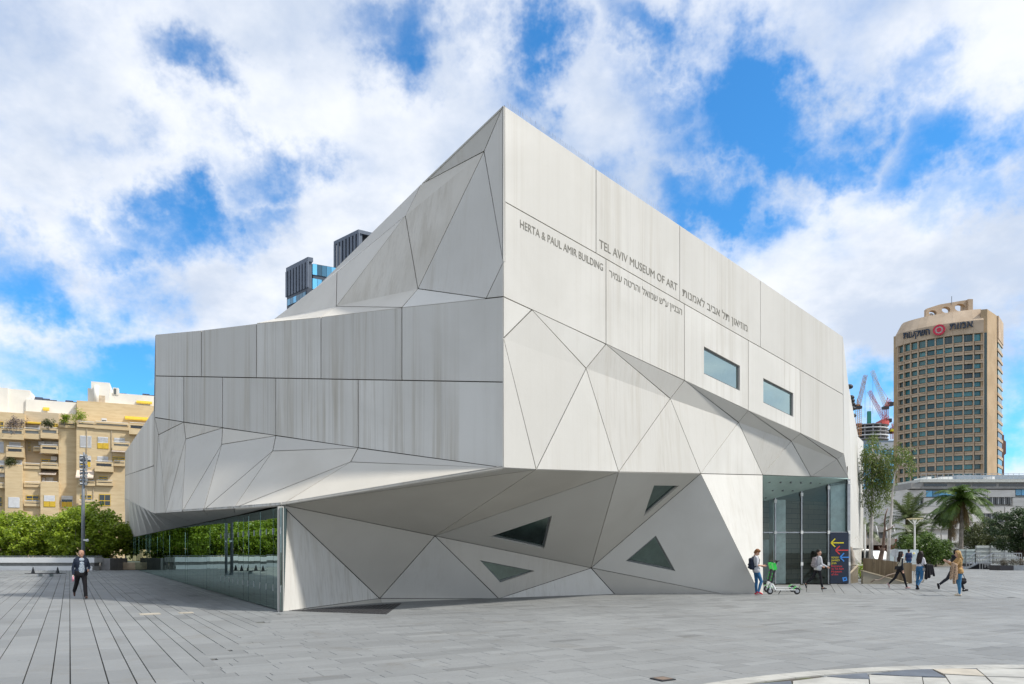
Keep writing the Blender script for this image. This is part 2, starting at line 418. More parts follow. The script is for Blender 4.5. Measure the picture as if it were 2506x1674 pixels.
# round inlaid floor: white rim and pale / slate slabs
inl = MB(); seg = 40
inl.quad([(CIRC.x + (CR - .02) * math.cos(2 * math.pi * i / 64), CIRC.y + (CR - .02) * math.sin(2 * math.pi * i / 64), -.014) for i in range(64)])
inlay = inl.build('inlaid_floor', M_JG); tag(inlay, kind='structure')
M_MARB = plain('white_limestone', (.37, .365, .335), .6, 0, .16, 2.2, .15)
M_SLATE = plain('slate_inlay', (.10, .115, .14), .5, 0, .18, 2.0, .1)
M_SAND = plain('sand_inlay', (.42, .38, .31), .6, 0, .14, 2.0, .1)
rim = MB()
for i in range(26):
    a0, a1 = R(48 + i * 4.0), R(48 + (i + 1) * 4.0 - .06)
    q = [(CIRC.x + r * math.cos(a), CIRC.y + r * math.sin(a)) for (r, a) in ((CR, a0), (CR, a1), (CR - .30, a1), (CR - .30, a0))]
    MB().hexa(q, -.05, .004).build('rim_slab', M_MARB, inlay)
def zpx(zx, zy): return GP(1600 + zx / 2.5916, 1440 + zy / 2.5916)
slabs = [(M_SLATE, [(560, 630), (640, 605), (868, 587), (876, 604), (850, 640)]), (M_SLATE, [(1098, 556), (1352, 537), (1372, 574), (1250, 571)]),
         (M_SLATE, [(1380, 543), (1738, 502), (1850, 562), (1600, 556)]), (M_SLATE, [(1790, 497), (2030, 497), (2046, 510), (1900, 507)]),
         (M_SAND, [(1750, 503), (2044, 512), (2100, 556), (1838, 541)]),
         (M_MARB, [(1100, 561), (1248, 574), (1362, 577), (1370, 640), (880, 640), (884, 588)]), (M_MARB, [(1366, 548), (1598, 559), (1700, 562), (1714, 640), (1376, 640)]),
         (M_MARB, [(1706, 565), (1852, 567), (1900, 640), (1720, 640)]), (M_MARB, [(1846, 547), (2100, 560), (2180, 640), (1908, 640)]), (M_MARB, [(2040, 500), (2348, 512), (2500, 530), (2500, 566), (2108, 556)]),
         (M_MARB, [(2112, 560), (2500, 570), (2500, 640), (2190, 640)])]
for mt, pts in slabs:
    q = [zpx(*p) for p in pts]; q = [(p.x, p.y) for p in q]
    if sum(q[i][0] * q[(i + 1) % len(q)][1] - q[(i + 1) % len(q)][0] * q[i][1] for i in range(len(q))) < 0: q = q[::-1]
    MB().hexa(q, -.05, 0.0 + random.uniform(0, .003)).build('inlay_slab', mt, inlay)
for k, ((px, py), w, lab) in enumerate([((1622, 1662), .24, 'rusty square drain cover set in paving before the white inlaid ring'), ((367, 1503), .5, 'pale patched access cover between the long paving strips'), ((455, 1500), .36, 'small round-cornered drain cover near the curtain wall corner')]):
    p = GP(px, py); t = thing('drain_cover', p, lab, 'drain cover', None)
    MB().obox(p + Vector((0, 0, .004)), GN * w * .5, GD * w * .5, (0, 0, .006)).build('frame', M_DARKM if k == 0 else M_SAND, t)
    MB().obox(p + Vector((0, 0, .008)), GN * (w * .5 - .03), GD * (w * .5 - .03), (0, 0, .006)).build('lid', plain('rust', (.17, .125, .095), .8) if k == 0 else M_SAND, t)

# ------------------------------------------------------------------ museum
def planl(a, b, px):                        # depth where the sight line of a column meets the plan line a-b
    k = (px - CX) / F; dx, dy = b[0] - a[0], b[1] - a[1]
    t = (k * a[1] - a[0]) / (dx - k * dy); return a[1] + t * dy
PA = ((1232 - CX) * 20.2 / F, 20.2); PB = ((2063.5 - CX) * 35.2 / F, 35.2); PL = ((377.6 - CX) * 25.9 / F, 25.9)
PRZ = ((670.6 - CX) * 34 / F, 34.0)
def RW(px, py, off=0.0): return P3(px, py, planl(PA, PB, px) + off)
def LWd(px): return planl(PL, PA, px)
def LW(px, py, off=0.0): return P3(px, py, LWd(px) + off)
def RG(px, py): return P3(px, py, planl(PA, PRZ, px))
museum = thing('museum_building', (0, 30, 0), 'pale faceted concrete museum building with angular folded walls and engraved lettering', 'museum')
def newell(pts):
    n = Vector()
    for i, p in enumerate(pts):
        q = pts[(i + 1) % len(pts)]; n += Vector(((p.y - q.y) * (p.z + q.z), (p.z - q.z) * (p.x + q.x), (p.x - q.x) * (p.y + q.y)))
    return n.normalized()
EYEV = Vector((0, 0, EYE))
def inset(pts, N, gap):
    out = []; n = len(pts)
    for i in range(n):
        e0 = (pts[i] - pts[i - 1]); e1 = (pts[(i + 1) % n] - pts[i])
        n0 = N.cross(e0).normalized(); n1 = N.cross(e1).normalized()
        w = (n0 + n1) / max(.25, 1 + n0.dot(n1)); 
        if w.length > 5: w = w.normalized() * 5
        out.append(pts[i] + w * gap)
    return out
back = MB()
def ray_plane(px, py, c, N):
    d = Vector(((px - CX) / F, 1, (HY - py) / F)); t = (c - EYEV).dot(N) / d.dot(N); return EYEV + d * t
def panel(pts, mat=None, holes=(), gap=.016, thick=.07, name='panel', out=None, intdepth=1.6, wall=None):
    pts = [Vector(p) for p in pts]; N = newell(pts); c = sum(pts, Vector()) / len(pts)
    ref = (EYEV - c) if out is None else Vector(out)
    if N.dot(ref) < 0: pts = pts[::-1]; N = -N
    outer = inset(pts, N, gap)
    hs = []
    for h in holes:
        hp = [ray_plane(x, y, c, N) for (x, y) in h]
        if newell(hp).dot(N) > 0: hp = hp[::-1]
        hs.append(hp)
    m = MB()
    loops = [outer] + hs; flat = [p for l in loops for p in l]
    tris = tessellate_polygon(loops) if (hs or len(outer) > 3) else [(0, 1, 2)]
    m.v = list(flat)
    for t in tris:
        a, b, d = (flat[i] for i in t)
        m.f.append(t if (b - a).cross(d - a).dot(N) > 0 else t[::-1]); m.m.append(0)
    k = 0
    for l in loops:
        n = len(l); b = len(m.v); m.v += [p - N * thick for p in l]
        for i in range(n):
            j = (i + 1) % n; m.f.append((k + j, k + i, b + i, b + j)); m.m.append(0)
        k += n
    o = m.build(name, mat or M_CON, museum)
    # dark joint lining behind the panel
    bl = [[p - N * .05 for p in pts]] + [[p - N * .05 for p in h] for h in hs]; fl = [p for l in bl for p in l]; b = len(back.v); back.v += fl
    for t in tessellate_polygon(bl):
        p, q, r = (fl[i] for i in t); back.f.append(tuple(b + i for i in (t if (q - p).cross(r - p).dot(N) > 0 else t[::-1]))); back.m.append(0)
    for hp in hs: window(hp[::-1], N, intdepth, wall)
    return o
M_REVEAL = plain('window_frame_grey', (.16, .18, .18), .4, .4)
M_INNER = plain('gallery_wall', (.62, .66, .63), .8)
M_INDARK = plain('gallery_floor', (.06, .065, .065), .7)
def window(hp, N, depth, wall):
    if newell(hp).dot(N) < 0: hp = hp[::-1]
    c = sum(hp, Vector()) / len(hp)
    w = MB().quad([p - N * .085 for p in inset(hp, N, .03)]).build('window', M_WGLASS2 if depth > 2 else M_WGLASS, museum)
    fr = MB(); inn = inset(hp, N, .07); n = len(hp)
    for i in range(n):
        j = (i + 1) % n
        fr.quad([hp[i] - N * .07, hp[j] - N * .07, inn[j] - N * .07, inn[i] - N * .07]); fr.quad([inn[i] - N * .07, inn[j] - N * .07, inn[j] - N * .13, inn[i] - N * .13])
    fr.build('frame', M_REVEAL, w)
    bx = MB(); dn = Vector((-N.x, -N.y, 0)).normalized() * depth
    big = [c + (p - c) * 1.9 for p in hp]
    for i in range(n):
        j = (i + 1) % n; e = hp[j] - hp[i]
        bx.quad([hp[i] - N * .14, hp[j] - N * .14, big[j] + dn, big[i] + dn], 1 if (e.z * 0 + (hp[i].z + hp[j].z) / 2) < c.z - .1 and n == 3 and False else 0)
    bx.quad([p + dn for p in big], 2)
    if wall: bx.box(*wall, 1)
    bx.build('room', [M_INNER, M_INDARK, M_INNER], w)

# --- street-side wall (right of the sharp corner)
A0, A1, A2, A3, A4 = RW(1232, 257), RW(1232, 491.5), RW(1232, 725.8), RW(1232, 828), RW(1232, 1145)
for v_ in (A0, A1, A2, A3, A4): v_.x, v_.y = PA
T1, T2, T3, T4 = RW(1458.7, 413), RW(1663.5, 551), RW(1861, 685.6), RW(2062.5, 823.5)
R1a, R1a2, R1b, R1b2 = RW(1458.7, 619.5), RW(1483, 633.5), RW(1663.4, 737.0), RW(1675, 743.6)
R1c1, R1c, R1c2, R1d = RW(1831.5, 833), RW(1861, 849.6), RW(1957.8, 905.0), RW(2063.3, 965.6)
B1, B2, B3, B4, B5, B6 = RW(1302, 758), RW(1483.2, 842), RW(1675.3, 931), RW(1831.3, 1004.4), RW(1959.6, 1060.6), RW(2065.6, 1111.5)
N1, N2, N3, N4, N5 = RW(1434.4, 901.5, .12), RW(1640.5, 975.5, .38), RW(1807.2, 1033.8, .75), RW(1936.6, 1079.8, .85), RW(2048.7, 1123.8, .5)
M1, M2, TT, U = RW(1312.3, 1149), RW(1514, 1155), RW(1714.8, 1158.8, .1), RW(1866.6, 1162.4, 1.5)
M5, E = RW(1984.4, 1166.3, 2.0), P3(2076, 1169, 36.9)
W1 = [(1722.8, 847.6), (1810.8, 895.4), (1810.8, 956.6), (1722.8, 914.5)]
W2 = [(1868, 925), (1941.4, 962.4), (1941.4, 1020.5), (1868, 985)]
panel([A0, T1, R1a, A1]); panel([T1, T2, R1b, R1a2, R1a]); panel([T2, T3, R1c, R1c1, R1b2, R1b]); panel([T3, T4, R1d, R1c2, R1c])
panel([A1, R1a, R1a2, B2, B1, A2]); panel([R1a2, R1b, R1b2, B3, B2])
panel([R1b2, R1c1, B4, B3], holes=[W1], intdepth=2.2); panel([R1c1, R1c, R1c2, B5, B4], holes=[W2], intdepth=2.2); panel([R1c2, R1d, B6, B5])
for q in ([A2, B1, A3], [A3, B1, N1, M1], [A3, M1, A4], [B1, B2, N1], [M1, N1, M2], [N1, B2, N2, M2], [B2, B3, N2], [M2, N2, TT], [N2, B3, N3, TT], [B3, B4, N3],
          [TT, N3, U], [N3, B4, N4, U], [B4, B5, N4], [U, N4, M5], [N4, B5, N5, M5], [B5, B6, N5], [M5, N5, E], [N5, B6, E]): panel(q)
# --- lower folds down to the paving
PX = P3(688.4, 1235.3, 20.75)
C0 = GP(684.6, 1495.8); Rr = P3(929, 1464.8, 24.25); Rg = GP(936, 1475)
Q = P3(1064.7, 1311.6, 24.3)
b1206, b1236, b1505, b1772, b1860, b1867 = (GP(x, y) for (x, y) in ((1221, 1463.2), (1221, 1463.2), (1505, 1453.2), (1772, 1453), (1860, 1453), (1867.7, 1453)))
S = ray_plane(1446.3, 1389.9, b1772, newell([TT, b1860, b1772]))
for v_ in (C0, Rg, b1206, b1236, b1505, b1772, b1860, b1867): v_.z = -.03
TRI1 = [(1196.2, 1314.1), (1350.7, 1262.6), (1332.2, 1342.6)]; TRI2 = [(1174.3, 1370.9), (1308.9, 1397.3), (1224.7, 1425.8)]
TRI3 = [(1600.7, 1188.1), (1662.3, 1188.7), (1575.1, 1263.9)]; TRI4 = [(1605, 1310.7), (1653, 1398), (1531, 1373.5)]
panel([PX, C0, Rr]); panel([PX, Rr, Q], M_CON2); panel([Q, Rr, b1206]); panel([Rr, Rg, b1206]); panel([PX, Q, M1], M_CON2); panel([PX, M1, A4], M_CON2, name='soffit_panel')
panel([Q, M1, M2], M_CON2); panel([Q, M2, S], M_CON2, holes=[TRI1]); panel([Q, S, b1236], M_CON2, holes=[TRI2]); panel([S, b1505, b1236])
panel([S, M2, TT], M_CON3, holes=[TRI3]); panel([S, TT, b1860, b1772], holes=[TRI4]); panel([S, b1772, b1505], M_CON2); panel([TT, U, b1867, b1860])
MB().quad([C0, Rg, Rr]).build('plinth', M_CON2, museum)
# --- upper wall and skirt left of the sharp corner
xs_t = [380, 493.2, 627.5, 785.5, 983.5, 1232]; top = [LW(380, 818), LW(493.2, 807.8), LW(627.5, 791.4), LW(785.5, 776), LW(983.5, 752.7), A2]
def mid(x): return LW(x, 920 + (x - 380) * 15 / 851) if x < 1231 else Vector((PA[0], PA[1], RW(1232, 935).z))
K = [LW(377.6, 1021.4), LW(449.5, 1032.9), LW(544.5, 1047), LW(675, 1066), LW(876.5, 1096), A4]
xs_b = [377.6, 449.5, 544.5, 675, 876.5, 1232]
for i in range(5):
    lo = [mid(x) for x in xs_b if xs_t[i] < x < xs_t[i + 1]]
    panel([top[i], top[i + 1], mid(xs_t[i + 1])] + lo[::-1] + [mid(xs_t[i])])
    hi = [mid(x) for x in xs_t if xs_b[i] < x < xs_b[i + 1] and x != 380]
    panel([mid(max(380, xs_b[i]))] + hi + [mid(xs_b[i + 1]), K[i + 1], K[i]])
J = [LW(388, 1064, -.05), LW(454.5, 1074.6, -.15), LW(542.5, 1087.6, -.3), LW(667.3, 1103.7, -.45), LW(858, 1130.5, -.45)]
def low(px, py, h=2.93): return P3(px, py, (h - EYE) * F / (HY - py))
D = [low(376.4, 1256.4, 3.018), low(405.5, 1254.5, 2.995), low(445.7, 1251.8, 2.97), low(498, 1248.7, 2.97), low(571.6, 1244, 2.975), PX]
for q in ([K[0], J[0], D[0]], [K[0], K[1], J[0]], [J[0], D[0], D[1]], [J[0], K[1], J[1], D[1]], [J[1], D[1], D[2]], [K[1], K[2], J[1]], [J[1], K[2], J[2], D[2]], [J[2], D[2], D[3]], [K[2], K[3], J[2]],
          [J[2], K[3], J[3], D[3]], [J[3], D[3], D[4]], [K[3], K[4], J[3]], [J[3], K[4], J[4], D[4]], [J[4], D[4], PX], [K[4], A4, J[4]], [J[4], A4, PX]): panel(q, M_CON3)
# --- roof slope above that wall
Va, Vf, Vd = LW(1184.6, 370.4, .75), Vector((PA[0], PA[1], RW(1232, 641).z)), LW(1189.2, 730.3)
Vk, S1, S2, S3 = RG(1031, 450), RG(908, 577), RG(778, 700), RG(670.6, 780.7)
def mixd(px, py, f): return P3(px, py, LWd(px) + f * (planl(PA, PRZ, px) - LWd(px)))
Vb, Vc, Vi, Vh = mixd(992, 528, .75), mixd(1022.7, 706.8, .42), mixd(824.8, 665.8, .78), mixd(823, 750, .42)
Vg, Vj = top[4], top[3]
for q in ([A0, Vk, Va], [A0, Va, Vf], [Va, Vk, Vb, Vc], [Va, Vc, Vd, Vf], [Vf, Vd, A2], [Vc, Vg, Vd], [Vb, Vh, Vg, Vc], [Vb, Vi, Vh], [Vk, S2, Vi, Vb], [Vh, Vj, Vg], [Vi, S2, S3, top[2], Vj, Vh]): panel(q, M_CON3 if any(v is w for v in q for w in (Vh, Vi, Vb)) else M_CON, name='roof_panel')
# --- long flank beyond the overhanging tip
Y0, Y1 = P3(376.3, 1003, 25.9), P3(376, 1140, 25.9)
Z0, Z1, Z2, Z3 = P3(306, 1106, 76), P3(306, 1164, 76), P3(305, 1219, 76), P3(304, 1318, 76)
def along(a, b, n, pw=1.7): return [a.lerp(b, (i / n) ** pw) for i in range(n + 1)]
ya, yb, yc = along(Y0, Z0, 9), along(Y1, Z1, 9), along(D[0], Z2, 9)
for i in range(9):
    panel([ya[i], ya[i + 1], yb[i + 1], yb[i]], name='flank_panel'); panel([yb[i], yb[i + 1], yc[i + 1], yc[i]], name='flank_panel')
GC = Vector((-6.43, 20.25, 0))
def gtop(s): p = GC + GD * s; p.z = 2.93; return p
ss = [0, 6.5, 11.5, 15.5, 20]
gt = [gtop(s) for s in ss]
for q in ([PX, D[4], gt[1]], [D[4], D[3], gt[1]], [D[3], gt[2], gt[1]], [D[3], D[2], gt[2]], [D[2], gt[3], gt[2]], [D[2], D[1], gt[3]], [D[1], D[0], gt[4], gt[3]]): panel(q, name='soffit_panel', out=(0, 0, -1))
gg = [gtop(20 + (65.3 - 20) * (i / 9) ** 1.3) for i in range(10)]
for i in range(9):
    mdp = (yc[i + 1] + gg[i + 1]) / 2 + Vector((.5, .3, -.35)) * (1 if i % 2 else .4)
    panel([yc[i], yc[i + 1], gg[i + 1], gg[i]], name='flank_panel')
# --- short end beyond the entrance
G1, G2, G3 = P3(2076.5, 942, 46.8), P3(2100, 1068, 67.9), P3(2113, 1081, 71.3)
G4, G5, G6 = P3(2113, 1343, 71.3), P3(2098, 1312, 56), P3(2079, 1341, 42)
H1, H2 = P3(2082, 1180, 43), P3(2099, 1230, 58)
for q in ([T4, G1, H1, B6], [B6, H1, E], [G1, G2, H2, H1], [G2, G3, G4, H2], [E, H1, H2, G5, G6], [H2, G4, G5], [G5, G4, G6]): panel(q, name='flank_panel')
back.build('joint_lining', M_JOINT, museum)
# --- roof decks and hidden rear walls
rf = MB(); cen = Vector((2, 50, 9.5)); r1, r2 = Vector((34.4, 79, 12.5)), Vector((-38, 80, 11.5))
loop = [A0, T1, T2, T3, T4, G1, G2, G3, r1, r2, Z0, Y0, top[0], top[1], top[2], S3, S2, Vk]
lowr = [p - Vector((0, 0, .06)) for p in loop]
for i in range(len(lowr)): rf.quad([lowr[i], lowr[(i + 1) % len(lowr)], cen])
rf.build('roof_deck', M_ROOF, museum)
rw = MB()
for a, b in ((G3, r1), (r1, r2), (r2, Z0)): rw.quad([(a.x, a.y, 0), (b.x, b.y, 0), b, a])
rw.quad([top[0] - Vector((0, 0, .05)), Y0, (-9, 40, 8.5)])
rw.quad([G6 + Vector((0, .3, 0)), G4, (G4.x, G4.y, 0), (G6.x - 1, G6.y + .3, 0)])
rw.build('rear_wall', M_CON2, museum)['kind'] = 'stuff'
# --- curtain wall, one sheet per bay
PW = .85
pane_me = MB().box((-PW / 2 + .006, -.012, .03), (PW / 2 - .006, .012, 2.90)).mesh('glass_pane', M_GLASS)
clip_me = MB().box((-.022, -.03, -.09), (.022, -.012, .09)).mesh('clip', M_STEEL)
gz = math.atan2(GD.y, GD.x) + math.pi
for i in range(77):
    c = GC + GD * (PW * (i + .5))
    p = inst(pane_me, 'glass_pane', museum, c, rot=(R(random.gauss(0, .10)), 0, gz + R(random.gauss(0, .28))))
    if i < 12:
        for z in (.62, 2.25):
            k = bpy.data.objects.new('clip', clip_me); COL.objects.link(k); k.parent = p; k.location = (PW / 2 - .01, 0, z)
iw = MB(); n_in = Vector((.8543, .5197, 0))
a_, b_ = GC + n_in * 1.3 + GD * 2.6, GC + GD * 65 + n_in * 1.6
iw.quad([a_, b_, b_ + Vector((0, 0, 2.9)), a_ + Vector((0, 0, 2.9))]); iw.quad([GC + n_in * .03, GC + GD * 65, b_, a_]); 
c_ = Vector((0, 0, 2.9)); iw.quad([a_ + c_, b_ + c_, GC + GD * 65 + c_, GC + n_in * .03 + c_]); iw.quad([a_, a_ + c_, GC + n_in * .03 + c_, GC + n_in * .03])
iw.build('gallery_interior', plain('gallery_dark', (.05, .085, .09), .7), museum)
MB().hexa([(C0.x - .03, C0.y - .03), (C0.x + .10, C0.y + .04), (C0.x + .04, C0.y + .16), (C0.x - .1, C0.y + .10)], -.03, 2.93).build('corner_post', M_CON, museum)
for px, py in ((383.5, 1407),):
    p = GP(px, py); MB().tube([p, p + Vector((0, 0, 2.93))], .05, 10).build('post', M_STEEL, museum, True)
# --- entrance
EY = 36.9
def ex(px): return (px - CX) * EY / F
def ez(py): return EYE + (HY - py) * EY / F
mx = [1867.7, 1896, 1960.3, 2026, 2075.5]; ty = [1226.5, 1218, 1201.7, 1185.4, 1172]
soff = MB(); sp = [U, M5, E, P3(2075.5, 1172, EY), P3(1867.7, 1226.5, EY)]
for t in tessellate_polygon([sp]): soff.quad([sp[i] - Vector((0, 0, .01)) for i in t])
soff.build('entrance_soffit', plain('soffit_glass_tint', (.50, .66, .62), .35, 0, .05), museum)  # teal cast of the glass in front put into the soffit colour
def on_soffit(px, py):
    N = newell([sp[0], sp[2], sp[4]]); return ray_plane(px, py, sp[4], N)
for (zx, zy) in [(120, 160), (262, 163), (392, 167), (525, 170), (648, 172), (766, 172), (160, 266), (290, 268), (415, 267), (70, 357)]:
    p = on_soffit(1860 + zx / 5.226, 1150 + zy / 5.226)
    MB().tube([p + Vector((0, -.01, -.02)), p + Vector((0, 0, .05))], .05, 10).build('downlight', M_REVEAL, museum)
for i in range(4):
    MB().quad([(ex(mx[i]), EY, .02), (ex(mx[i + 1]), EY, .02), (ex(mx[i + 1]), EY, ez(1303)), (ex(mx[i]), EY, ez(1303))]).build('entrance_pane', M_EGLASS, museum)
    MB().quad([(ex(mx[i]), EY, ez(1303)), (ex(mx[i + 1]), EY, ez(1303)), (ex(mx[i + 1]), EY, ez(ty[i + 1])), (ex(mx[i]), EY, ez(ty[i]))]).build('entrance_pane', M_EGLASS, museum)
for i in range(1, 5):
    x = ex(mx[i]); w = .03 if i < 4 else .07
    mo = MB().box((x - w, EY - .10, 0), (x + w, EY - .012, ez(ty[i]) - .02)).build('mullion', M_STEEL, museum)
    for yy in (1303, 1380, ty[i] + 9):
        MB().box((x - .06, EY - .14, ez(yy) - .085), (x + .06, EY - .101, ez(yy) + .085)).build('patch_plate', M_WHITE, mo)
MB().box((ex(1867.7), EY - .05, ez(1303) - .03), (ex(2075), EY - .011, ez(1303) + .03)).build('transom', M_STEEL, museum)
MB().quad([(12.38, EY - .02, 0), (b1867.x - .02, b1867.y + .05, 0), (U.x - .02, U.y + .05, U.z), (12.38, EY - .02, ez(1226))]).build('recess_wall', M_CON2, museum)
# lobby behind the glass
def stone_wall_mat():
    m, nt, bs = newmat('lobby_stone'); br = nd(nt, 'ShaderNodeTexBrick'); nt.links.new(mapping(nt, (1, 1, 1)), br.inputs['Vector'])
    rot = nd(nt, 'ShaderNodeMapping'); rot.inputs['Rotation'].default_value = (R(90), 0, 0); nt.links.new(nd(nt, 'ShaderNodeNewGeometry').outputs['Position'], rot.inputs['Vector']); nt.links.new(rot.outputs[0], br.inputs['Vector'])
    br.inputs['Scale'].default_value = 1.0; br.inputs['Brick Width'].default_value = .9; br.inputs['Row Height'].default_value = .3; br.inputs['Mortar Size'].default_value = .008
    br.inputs['Color1'].default_value = (.80, .70, .58, 1); br.inputs['Color2'].default_value = (.68, .60, .50, 1); br.inputs['Mortar'].default_value = (.25, .22, .18, 1)
    nt.links.new(br.outputs['Color'], bs.inputs['Base Color']); bs.inputs['Roughness'].default_value = .8; return m
lb = MB(); X0, X1, YB = 11.5, ex(2075), 42.5
lb.quad([(X0, EY, 0), (X1, EY, 0), (X1 + 3, YB + 3, 0), (X0, YB, 0)], 1); lb.quad([(X0 + 1.6, YB - 1.5, 0), (X1 + 3, YB + 3, 0), (X1 + 3, YB + 3, 4.7), (X0 + 1.6, YB - 1.5, 4.7)], 0)
lb.quad([(X0, EY - .3, 0), (X0, YB, 0), (X0, YB, 6), (X0, EY - .3, 6)], 2); lb.quad([(X1, EY + .01, 0), (X1 + 3, YB + 3, 0), (X1 + 3, YB + 3, 6), (X1, EY + .01, 6)], 2)
lb.quad([(X0, EY + .02, 4.25), (X1, EY + .02, 5.15), (X1 + 3, YB + 3, 4.75), (X0, YB, 4.75)], 2); lb.quad([(X0, YB, 0), (X0 + 1.6, YB - 1.5, 0), (X0 + 1.6, YB - 1.5, 4.7), (X0, YB, 4.7)], 2)
lb.build('lobby', [stone_wall_mat(), plain('lobby_floor', (.16, .17, .17), .3), plain('lobby_plaster', (.30, .31, .30), .8)], museum)
M_LW = plain('lobby_white', (.72, .82, .80), .6)
MB().box((ex(1899), EY + .4, 0), (ex(1930), EY + 1.0, 4.3)).build('lobby_column', M_LW, museum)
MB().box((ex(1914), EY + 3.6, 0), (ex(1914) + .9, EY + 3.75, 2.3)).build('lobby_door', M_LW, museum)
MB().box((ex(2038), EY + .25, ez(1303)), (ex(2073), EY + .35, ez(1182))).build('light_screen', M_LW, museum)
MB().box((11.9, EY + 2.6, 3.4), (12.6, EY + 2.7, 3.5)).build('lobby_lamp', M_YEL, museum)
# --- bird spikes along the parapets
bs_ = MB()
for a, b, n in ((A0, T1, 90), (T1, T2, 40)):
    for i in range(n):
        p = a.lerp(b, (i + 3) / (n + 4)); bs_.bar(p, p + Vector((random.uniform(-.03, .03), random.uniform(-.03, .03), .16)), .004)
bsp = bs_.build('bird_spikes', M_STEEL, museum); bsp['kind'] = 'stuff'
for (px, py) in [(2079, 944), (2083, 970), (2084.5, 978), (2085.5, 986), (2087, 997), (2089, 1014), (2092, 1043)]:
    Z = 10.75 * F / (HY - py); p = P3(px, py + 6, Z); 
    MB().tube([p + Vector((-.5, 0, -.3)), p], .03, 6).ball(p + Vector((0, 0, .1)), (.24, .2, .16), 8, 6).build('floodlight', M_BLACK, museum)

# --- lettering
def text_geo(s, bold=0.0):
    cu = bpy.data.curves.new('t', 'FONT'); cu.body = s; cu.size = 1.0; cu.resolution_u = 3; cu.offset = bold
    ob = bpy.data.objects.new('t', cu); COL.objects.link(ob)
    dg = bpy.context.evaluated_depsgraph_get(); me = bpy.data.meshes.new_from_object(ob.evaluated_get(dg))
    co = np.array([v.co[:] for v in me.vertices]); fs = [tuple(p.vertices) for p in me.polygons]
    bpy.data.objects.remove(ob); bpy.data.curves.remove(cu); bpy.data.meshes.remove(me)
    return co, fs
CAP = {}
def cap_of(ch):
    if ch not in CAP: CAP[ch] = text_geo(ch)[0][:, 1].max()
    return CAP[ch]
def lettering(s, fn, mat, parent, name='lettering', bold=0.0, cap=None, N=None, thick=.006, keep=None):
    """fn(u, v): u runs 0-1 along the line, v is 1 at cap height -> point in space"""
    co, fs = text_geo(s, bold); x0, x1 = co[:, 0].min(), co[:, 0].max(); ch = cap or cap_of('H')
    m = MB(); m.v = [fn((p[0] - x0) / (x1 - x0), p[1] / ch) for p in co]; n0 = len(m.v)
    nrm = N if N is not None else None
    m.f = [f if (m.v[f[1]] - m.v[f[0]]).cross(m.v[f[2]] - m.v[f[0]]).dot(N) > 0 else f[::-1] for f in fs]; m.m = [0] * len(fs)
    if thick:
        from collections import Counter
        ed = Counter(frozenset((f[i], f[(i + 1) % len(f)])) for f in m.f for i in range(len(f)))
        dr = [(f[i], f[(i + 1) % len(f)]) for f in m.f for i in range(len(f)) if ed[frozenset((f[i], f[(i + 1) % len(f)]))] == 1]
        bse = len(m.v); m.v += [p - N * thick for p in m.v[:n0]]
        for a, b in dr: m.f.append((b, a, bse + a, bse + b)); m.m.append(0)
    return m.build(name, mat, parent)
NR = Vector((PB[1] - PA[1], -(PB[0] - PA[0]), 0)).normalized()
M_LET = plain('engraved_grey', (.20, .19, .16), .7)
def wall_fn(p0, p1, cap):
    a, b = RW(*p0), RW(*p1)
    return lambda u, v: a.lerp(b, u) + Vector((0, 0, v * cap)) + NR * .008
HE = cap_of('ה')
rev = lambda s: s[::-1]
lettering('HERTA & PAUL AMIR BUILDING', wall_fn((1272.7, 556.5), (1475.5, 663.5), .222), M_LET, museum, N=NR)
lettering('TEL AVIV MUSEUM OF ART', wall_fn((1466.7, 606), (1657.5, 713), .262), M_LET, museum, N=NR)
lettering(rev('הבניין ע"ש שמואל והרטה עמיר'), wall_fn((1490.8, 676), (1668.8, 771), .20), M_LET, museum, N=NR, cap=HE)
lettering(rev('מוזיאון תל אביב לאמנות'), wall_fn((1670.3, 724), (1829, 812), .245), M_LET, museum, N=NR, cap=HE)

# --- entrance sign
sg = thing('entrance_sign', (ex(2050), EY - .16, 0), 'dark navy entrance sign panel with three arrows beside the glass doors', 'sign')
SX0, SX1, SY, = ex(2028.5), ex(2073.5), EY - .16
MB().box((SX0, SY, .03), (SX1, SY + .04, ez(1303.5))).build('board', M_NAVY, sg)
def sp_(zx, zy): return Vector((ex(1860 + zx / 5.226), SY - .006, ez(1150 + zy / 5.226)))
for mt, (x0, x1, y, hx, hy) in ((M_YEL, (890, 1052, 933, 52, 52)), (M_RED, (947, 1110, 1027, 52, 52)), (M_BLUE, (1004, 1120, 1117, 52, 52))):
    m = MB(); th = .055
    m.bar(sp_(x0 + 14, y), sp_(x1, y), .008, th, up=(0, 0, 1))
    for s_ in (-1, 1): m.bar(sp_(x0, y), sp_(x0 + hx, y + s_ * hy), .008, th, up=(0, 0, 1))
    m.build('arrow', mt, sg)
NS = Vector((0, -1, 0))
def sign_line(s, x0, x1, yb, ht, mt, **k):
    a, b = sp_(x0, yb), sp_(x1, yb); h = sp_(x0, yb - ht).z - a.z
    lettering(s, lambda u, v: a.lerp(b, u) + Vector((0, 0, v * h)), mt, sg, N=NS, bold=.008, thick=0, **k)
sign_line(rev('הכניסה'), 893, 985, 1131, 20, M_YEL, cap=HE); sign_line(rev('למוזיאון'), 893, 998, 1167, 20, M_YEL, cap=HE); sign_line(rev('מכאן'), 893, 957, 1203, 20, M_YEL, cap=HE)
sign_line('Entrance', 893, 1030, 1240, 24, M_RED); sign_line('to Tel Aviv', 893, 1052, 1275, 24, M_RED); sign_line('Museum', 893, 1027, 1310, 24, M_RED); sign_line('of Art', 893, 982, 1346, 24, M_RED)
lg = MB()
